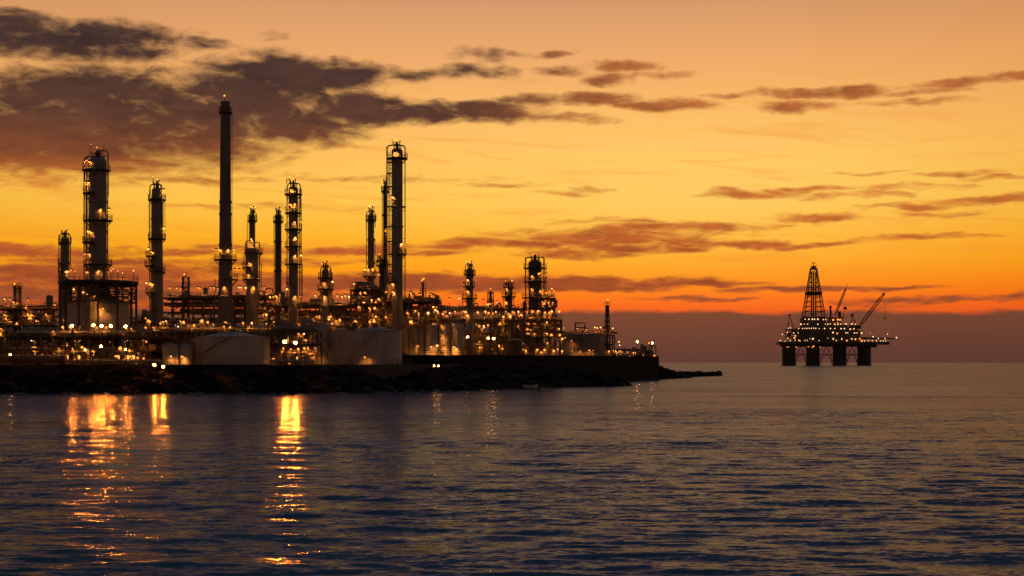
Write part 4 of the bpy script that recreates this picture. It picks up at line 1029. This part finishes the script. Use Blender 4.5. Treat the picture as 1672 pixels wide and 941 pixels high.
lamp_post('added floodlight post on the raised deck before the drum, first of five', 119, 532, 309.5, 'flood_medium', .18, 11.75)  # five posts added over the deck lamps to cast the broad water streak
lamp_post('added floodlight post on the raised deck before the drum, second of five', 154, 531.5, 309.6, 'flood_medium', .21, 11.75)
lamp_post('added floodlight post on the raised deck before the drum, third of five', 167, 532.5, 309.7, 'flood_medium', .21, 11.75)
lamp_post('added floodlight post on the raised deck before the drum, fourth of five', 182, 533, 309.6, 'flood_medium', .18, 11.75)
lamp_post('added floodlight post on the raised deck before the drum, last of five', 206, 533.5, 309.5, 'flood_medium', .19, 11.75)
def hall():  # added dark filler hiding sky gaps, where dim plant should stand
    Y = 428; xa, xb = X(-60,Y), X(858,Y); zt = Z(541,Y)
    t = thing('filler_hall', 'long dark low hall added behind the pipe racks to close bright gaps', 'building', ((xa+xb)/2,Y,GZ))
    b = MB(); b.box(xa,xb,Y,Y+24,GZ,zt)
    k = xa
    while k < xb: b.box(k,k+.3,Y-.15,Y-.003,GZ,zt-.3); k += 1.6
    b.build('wall','shell_dark',t,smooth=False)
    b = MB(); P = [(Y-.6,zt+.003),(Y+24.6,zt+.003),(Y+12,zt+2.2)]
    b._add([(xx,y,z) for xx in (xa-.5,xb+.5) for y,z in P],[(0,1,2),(5,4,3),(0,3,4,1),(1,4,5,2),(2,5,3,0)]); b.build('roof','shell_dark',t,smooth=False)
    for i in range(12):
        x = xa+8+(xb-xa-16)*i/11; b = MB(); b.lathe(x,Y+8,[(.9,zt+.6),(.9,zt+2.4),(1.2,zt+2.5),(1.2,zt+2.8),(.4,zt+3.3)],12); b.build('roof_vent','shell_dark',t)
    for i in range(14):
        x = xa+5+(xb-xa-10)*i/13; b = MB(); b.box(x-1.1,x+1.1,Y-.22,Y-.16,GZ+3.2,GZ+4.6); b.build('window','steel_frame',t,smooth=False)
hall()
# ---- low things along the front
def low_wall():
    Y0 = 333; t = thing('low_wall', 'low dark retaining wall in front of the flat roofed tank row', 'wall', (X(700,Y0), Y0, GZ))
    a, b = Vector((*pw(659,327),0)), Vector((*pw(756,345.2),0)); d = (b-a).normalized(); n = Vector((d.y,-d.x,0))
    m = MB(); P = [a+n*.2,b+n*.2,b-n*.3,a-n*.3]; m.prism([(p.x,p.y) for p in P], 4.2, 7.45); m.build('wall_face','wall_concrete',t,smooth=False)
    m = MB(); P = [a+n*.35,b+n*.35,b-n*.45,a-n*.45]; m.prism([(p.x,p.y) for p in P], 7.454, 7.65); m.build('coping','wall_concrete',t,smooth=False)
    q = MB(); L = (b-a).length
    railing(q, [Vector((*(a+d*(L*i/9)).xy, 7.65)) for i in range(10)], 1.1); q.build('railing','rail_steel',t)
low_wall()
def shed(name, label, cat, x0, x1, ytop, Y, depth, lit=None, paint='shed_paint', door=True, zb=GZ):
    xa, xb = X(x0,Y), X(x1,Y); zt = Z(ytop,Y)
    t = thing(name, label, cat, ((xa+xb)/2, Y, zb))
    b = MB(); b.box(xa,xb,Y,Y+depth,zb,zt); b.build('wall', paint, t, smooth=False)
    b = MB(); b.box(xa-.25,xb+.25,Y-.3,Y+depth+.25,zt+.003,zt+.22); b.build('roof','tank_roof',t,smooth=False)
    if door:
        x = xa+(xb-xa)*.3; b = MB(); b.box(x,x+1.0,Y-.06,Y-.003,zb,zb+2.1); b.build('door','steel_frame',t,smooth=False)
    if lit:
        for s in lit:
            x = xa+(xb-xa)*s; b = MB(); b.box(x-.5,x+.5,Y-.05,Y-.003,zb+1.1,zb+1.9); b.build('window','lamp_window',t,smooth=False)
    return t
emit('lamp_window', (1.0,.42,.08), 1.6)
shed('pump_house', 'small pump house with lit windows under the right end of raised deck', 'building', 186, 222, 571, 316, 5, lit=(.15,.6,.85))
shed('pump_house', 'low dark pump house under the raised deck beside the big drum', 'building', 100, 140, 576, 318, 4, lit=(.2,.7))
shed('control_hut', 'pale hut with lit windows behind the twin starry floodlights', 'building', 478, 516, 566, 334, 5, lit=(.2,.5,.8))
shed('control_hut', 'small dark hut beside the last lamp post at the wall end', 'building', 1054, 1061, 574, 516, 3, paint='shell_dark')
def big_pipe(label, x0, x1, py, Y, r, m='pipe_rust'):
    xa, xb = X(x0,Y), X(x1,Y); z = Z(py,Y)
    t = thing('ground_pipeline', label, 'pipeline', ((xa+xb)/2,Y,GZ))
    b = MB(); b.tube([(xa,Y,z),(xb,Y,z)], r, 14)
    k = xa+2
    b.build('pipe', m, t)
    while k < xb: MB().box(k-.15,k+.15,Y-r,Y+r,GZ,z-r*.7).build('saddle','wall_concrete',t,smooth=False); k += 5
    b = MB(); k = xa+1
    while k < xb: b.tube([(k,Y,z),(k+.16,Y,z)], r+.12, 14); k += 6
    b.build('flange', m, t)
big_pipe('thick rusty pipeline lying low along the front of raised deck', -30, 108, 586, 308.5, .85)
big_pipe('thin pale pipeline lying low between twin tanks and raised deck', 112, 262, 590, 308, .32, 'pipe_steel')
big_pipe('pale pipeline on saddles in front of the low bright frame', 444, 512, 590, 313, .4, 'pipe_steel')

# ------------------------------------------------------------------ small boat by the rocks
def boat():
    Y = 336; x = X(866, Y)
    t = thing('rowing_boat', 'small pale open boat lying against the dark rocks', 'boat', (x,Y,.1))
    L, Wd, H = 1.7, .6, .55
    n = 12; vs = []; fs = []
    for i in range(n+1):
        s = -1+2*i/n; w = Wd*(1-abs(s)**2.6)+.03; z = .12+.25*s*s
        vs += [(x+s*L, Y-w, .1+H+z), (x+s*L, Y-w*.55, .12+z*.6), (x+s*L, Y+w*.55, .12+z*.6), (x+s*L, Y+w, .1+H+z), (x+s*L, Y-w*.86, .1+H+z), (x+s*L, Y+w*.86, .1+H+z), (x+s*L, Y-w*.45, .25+z*.6), (x+s*L, Y+w*.45, .25+z*.6)]
    for i in range(n):
        a, b = i*8, i*8+8
        for p, q in ((0,1),(1,2),(2,3),(3,5),(5,7),(7,6),(6,4),(4,0)): fs.append((a+p,b+p,b+q,a+q))
    b = MB(); b._add(vs, fs); b.build('hull','boat_paint',t)
    for s in (-.4,.3): MB().box(x+s*L-.12,x+s*L+.12,Y-.42,Y+.42,.62,.66).build('seat','shed_paint',t,smooth=False)
mat('boat_paint', (.75,.7,.66), .5, 0, .1, .5)
boat()
# ------------------------------------------------------------------ oil platform
def rig():
    Y = 2880.0
    P = lambda px, py, dy=0: Vector((X(px,Y), Y+dy, Z(py,Y)))
    k = Y/F          # metres per photo pixel
    t = thing('oil_platform', 'dark offshore oil platform on four thick legs with derrick and cranes, far out at sea', 'oil platform', (X(1350,Y),Y,0))
    S = 'rig_steel'
    def box(m, x0, x1, y0, y1, d0=-18, d1=18): m.box(X(x0,Y),X(x1,Y),Y+d0,Y+d1,Z(y1,Y),Z(y0,Y)); return m
    for xc in (1288,1327.3,1370.8,1411):
        r = 11.2*k; b = MB(); b.lathe(X(xc,Y), Y, [(r*1.02,-3),(r*1.02,Z(594,Y)),(r*.99,Z(594,Y)+.1),(r*.985,Z(566,Y)),(r*1.04,Z(562.5,Y))], 28); b.build('leg', S, t)
    # bracing between the legs
    for (a, c) in ((1298,1317),(1338.5,1360),(1381.5,1400.5)):
        b = MB(); mm = (a+c)/2
        b.rod(P(a,579.5),P(c,579.5),.9,8)
        for (p, q) in (((a,595),(mm-1,567)),((c,595),(mm+1,567)),((a+3,579),(mm,566)),((c-3,579),(mm,566)),((a,567),(c,590)),((c,567),(a,590))): b.rod(P(*p),P(*q),.42,6)
        for x in (a+2.5,c-2.5): b.rod(P(x,596),P(x,579.5),.35,6)
        b.build('leg_bracing', S, t)
    b = MB(); box(b,1270,1449,558.5,563); b.prism([(X(1276,Y),Y-16),(X(1426,Y),Y-16),(X(1426,Y),Y+16),(X(1276,Y),Y+16)],Z(566.5,Y),Z(563,Y)-.05); box(b,1422,1430,563.2,567.5,-8,8); d = b.build('main_deck', S, t, smooth=False)
    q = MB(); pts = [(X(1270+179*i/45,Y),Y-17.5,Z(558.5,Y)) for i in range(46)]; railing(q, [Vector(p) for p in pts], 3.0); q.build('railing', S, d)
    b = MB(); box(b,1300,1402,541,558,-15,15); box(b,1304,1392,537.5,540.7,-14,14); hull = b.build('deck_house', S, t, smooth=False)
    b = MB(); b.prism([(X(1302,Y),Y-13),(X(1388,Y),Y-13),(X(1388,Y),Y+13),(X(1302,Y),Y+13)],Z(537.2,Y),Z(535,Y)); b.box(X(1308,Y),X(1382,Y),Y-11,Y+11,Z(534.8,Y),Z(531,Y)); b.build('upper_deck', S, t, smooth=False)
    b = MB(); box(b,1308,1347,520,530.7,-12,12); box(b,1310,1346,517.5,519.8,-11,11); b.build('drill_floor', S, t, smooth=False)
    # left service module, open lattice
    b = MB()
    for x in (1284,1290,1296,1302): 
        for y in (-8,8): b.bar(P(x,558,y),P(x,537,y),.9)
    for py in (537.5,543.5,550): box(b,1282,1303,py,py+1.3,-9,9)
    box(b,1286,1291,545,549.5,-6,6); box(b,1294,1300,551.5,557.5,-6,6); box(b,1293,1299,538.9,543,-6,6)
    b.build('service_module', S, t, smooth=False)
    b = MB()
    for y in (-3,3): b.bar(P(1286,537.4,y),P(1289,515,0),.8); b.bar(P(1296,537.4,y),P(1289.5,515,0),.8)
    box(b,1287.3,1290.8,513.8,516,-2,2); b.bar(P(1286.8,528),P(1292.5,528),.5); b.build('left_mast', S, t, smooth=False)
    # derrick
    f = MB()
    def cr(i, py):
        s = (517.5-py)/(517.5-439); hw = 16.5+(4.8-16.5)*s; q = hw*k*.8
        sx, sy = ((-1,-1),(1,-1),(1,1),(-1,1))[i]
        return Vector((X(1328.3+sx*hw,Y), Y+sy*q, Z(py,Y)))
    rows = [517.5,509,501,493,485,477,469,461.5,454,447,440]
    for i in range(4):
        for a, c in zip(rows, rows[1:]):
            f.bar(cr(i,a),cr(i,c),1.4); f.bar(cr(i,c),cr((i+1)%4,c),.75); f.bar(cr(i,a),cr((i+1)%4,c),.6); f.bar(cr((i+1)%4,a),cr(i,c),.6)
    dk = f.build('derrick', S, t, smooth=False)
    b = MB()
    for x in (1325.2,1328.3,1332): b.rod(P(x,518),P(x,444),1.2,6)
    b.build('drill_pipe_stand', S, dk)
    b = MB(); box(b,1315.8,1340.6,476.8,482.6,-10,10); b.build('racking_board', S, dk, smooth=False)
    b = MB(); box(b,1323,1333.8,438,440.2,-5,5); b.prism([(X(1325.5,Y),Y-3),(X(1331.5,Y),Y-3),(X(1331.5,Y),Y+3),(X(1325.5,Y),Y+3)],Z(438,Y)+.02,Z(434.5,Y)); b.rod(P(1328.4,434.6),P(1328.4,430),.7,6); box(b,1325.8,1331.2,429.2,430.2,-2,2)
    b.rod(P(1324.3,438),P(1324.3,431.5),.4,5); b.rod(P(1332.6,438),P(1332.6,431),.4,5); b.build('crown_block', S, dk)
    # machinery block, amber light put in its colour, with chimney, dish and small crane
    b = MB(); box(b,1352,1372,524,536.8,-9,9); box(b,1354,1370.5,520.5,523.8,-8,8); box(b,1350,1377,518.5,520.3,-9,9); mb = b.build('machinery_block', 'rig_lit_steel', t, smooth=False)
    b = MB(); b.rod(P(1356,518.4),P(1356,501),1.8,10); b.rod(P(1356,503),P(1356,499.8),2.6,10); b.rod(P(1359.5,518),P(1357,506),.5,5); b.build('exhaust_stack', S, t)
    b = MB(); b.rod(P(1376.5,518.4),P(1378.8,508),.6,6); b.ball(P(1380,503.5),3.6,10,7); b.build('dish_aerial', S, t)
    b = MB(); box(b,1368.5,1372.5,508.5,518.4,-4,4); b.build('crane_cab', S, t, smooth=False)
    b = MB(); b.rod(P(1349.3,519),P(1350,512),.5,5); b.rod(P(1346,534),P(1350,519),.6,5); b.build('aerial', S, t)
    def boom(name, a, c, w, tip=True, parent=t):
        m = MB(); a, c = P(*a), P(*c); d = (c-a).normalized(); n = Vector((-d.z,0,d.x)); n2 = Vector((0,1,0)); N = 14
        def pt(i, s):
            ww = w*k*(.35+.65*min(1, 5*s, 4*(1-s)+.25)); return a+(c-a)*s+(n*((-1,1,1,-1)[i])+n2*((-1,-1,1,1)[i]))*ww*.5
        for i in range(4):
            for j in range(N):
                m.bar(pt(i,j/N),pt(i,(j+1)/N),.85); m.bar(pt(i,j/N),pt((i+1)%4,(j+1)/N),.5)
        if tip: m.rod(c-d*2.2,c+d*2.5,1.6,8)
        return m.build(name, S, parent, smooth=False)
    boom('crane_boom', (1363.5,515), (1380,474), 2.6)
    MB().rod(P(1380,473.5),P(1384.2,463.5),.5,5).build('boom_tip', S, t)
    # right deck crane
    b = MB(); b.rod(P(1395,557.8),P(1395,536),5.5,14); box(b,1387,1404.5,531.5,537,-6,6); box(b,1385,1400,539,557.8,-7,7); cr_ = b.build('crane', S, t, smooth=False)
    b = MB()
    for y in (-3,3): b.bar(P(1389.5,531.4,y),P(1391,514.5,0),.9); b.bar(P(1397.8,531.4,y),P(1392,514.5,0),.9)
    box(b,1389.2,1393.2,512.8,516.5,-3,3); b.build('a_frame', S, cr_, smooth=False)
    boom('jib', (1402.5,534), (1443,480.5), 4.2, parent=cr_)
    b = MB(); b.rod(P(1392,513.5),P(1437,487.5),.28,5); b.build('stay_cable', S, cr_)
    b = MB(); b.rod(P(1444.6,480.5),P(1444.6,517),.22,5); b.build('hoist_cable', S, cr_)
    b = MB(); b.lathe(X(1444.6,Y),Y,[(.3,Z(523,Y)),(1.1,Z(520.5,Y)),(1.1,Z(518,Y)),(.3,Z(516.5,Y))],8); b.build('hook', S, cr_)
    # helideck and the lower shelf under it
    b = MB(); b._add([tuple(P(1400,553.6,-16)),tuple(P(1460,554,-10)),tuple(P(1460,554,10)),tuple(P(1400,553.6,16)),tuple(P(1400,550.6,-16)),tuple(P(1460,552.4,-10)),tuple(P(1460,552.4,10)),tuple(P(1400,550.6,16))],
      [(0,3,2,1),(4,5,6,7),(0,1,5,4),(1,2,6,5),(2,3,7,6),(3,0,4,7)]); b.build('helideck', S, t, smooth=False)
    b = MB()
    for x in (1410,1425,1440): b.rod(P(x,558.4),P(x+2,553.9),.6,6)
    b.build('helideck_strut', S, t)
    # lights
    bm = MB(); bm.ball((0,0,0),1.15,8,5); am = MB(); am.ball((0,0,0),1.35,8,5)
    def lm(b, m):
        me = bpy.data.meshes.new('deck_light'); me.from_pydata(b.v,[],b.f); me.materials.append(MAT[m]); return me
    white, amber = lm(bm,'rig_light'), lm(am,'rig_amber')
    def light(px, py, me=white, s=1.0, dy=-19.5):
        o = bpy.data.objects.new('deck_light', me); COL.objects.link(o); o.parent = t; o.location = P(px,py,dy)-origin(t); o.scale = (s,)*3
    for px, py, s in ((1311.5,522,1),(1317.5,522,1.3),(1323,522,1.3),(1326.5,522,1.2),(1332,522,1.4),(1341,522.5,1),(1344.8,522.5,1),(1304.5,530,1.4),(1315.5,530,.9),(1332,530,1.1),(1348,530,1.1),(1352,529.5,.9),(1344,530,.7),(1310,530,.8),
        (1301,537,1),(1307,537,.9),(1311,536.8,.9),(1314.5,536.8,.9),(1318,536.7,.9),(1321.5,536.7,.9),(1325,536.5,.9),(1328.5,536.7,1),(1334,537,.8),(1343,537,1.2),(1352.5,537,1.1),(1359.5,537,1),(1369.5,537.2,1.2),(1375,537,1.2),(1384.5,538,1.3),
        (1284,536.5,.8),(1287.5,536,.9),(1282.5,543.5,1),(1274.5,546.5,1),(1283,553,1),(1293,544,1),(1300,544,.8),(1301,556,.9),(1295.5,556,.8),(1271,556.5,1),(1279,557.5,.8),(1287,556.5,.9),(1303,557,.9),(1311,556.5,.8),(1319.5,553.5,.6),(1324,553.7,1.5),(1315,556,.8),(1334,556.5,.8),(1348,553,.7),(1357,553.7,1.4),(1371,554,1.2),(1362,556.5,.9),(1387,554,1.2),(1356.5,543.5,1.4),(1377.5,544,1),(1380.5,544,.9),(1391.5,544.3,1.2),(1395.5,544,.9),(1403,544.5,1.4),(1387,529.5,1.3),(1393,530,1),(1376.5,529.7,1),(1378.5,529.8,1),(1364.5,528,1),(1364.5,530.5,1),(1369,530,1),
        (1421.5,550.3,1.2),(1430,553,1),(1441,553.3,1),(1459.5,551.8,1.3),(1445,546,.9),(1417,544.5,.6),(1407.5,556.8,1),(1414,556.6,.9),(1420.5,556.9,.9),(1427,556.8,.9),(1434,557,.8),(1438,557,.9),(1442,557,.8)): light(px, py, white, s*.92)
    for px, py, s in ((1357,523,1.3),(1364.5,522.5,1.3),(1368,523,1.2),(1359.5,530,1.2),(1363.5,545,1.1),(1390.5,537.5,1.1),(1295.5,549,1.2),(1294,552.5,1.3),(1283.5,566.5,1.0),(1286.5,565.8,.9),(1297.5,566.5,.9),(1317.3,566,1.1),(1326,565.5,1.3),(1324,567,.9),(1336.5,566.5,.8),(1400,553.5,1.1),(1393,554.5,1.2),(1379,556.5,1.1),(1403,557,1.2)): light(px, py, amber, s, -19.5 if py < 560 else -14.8)
rig()
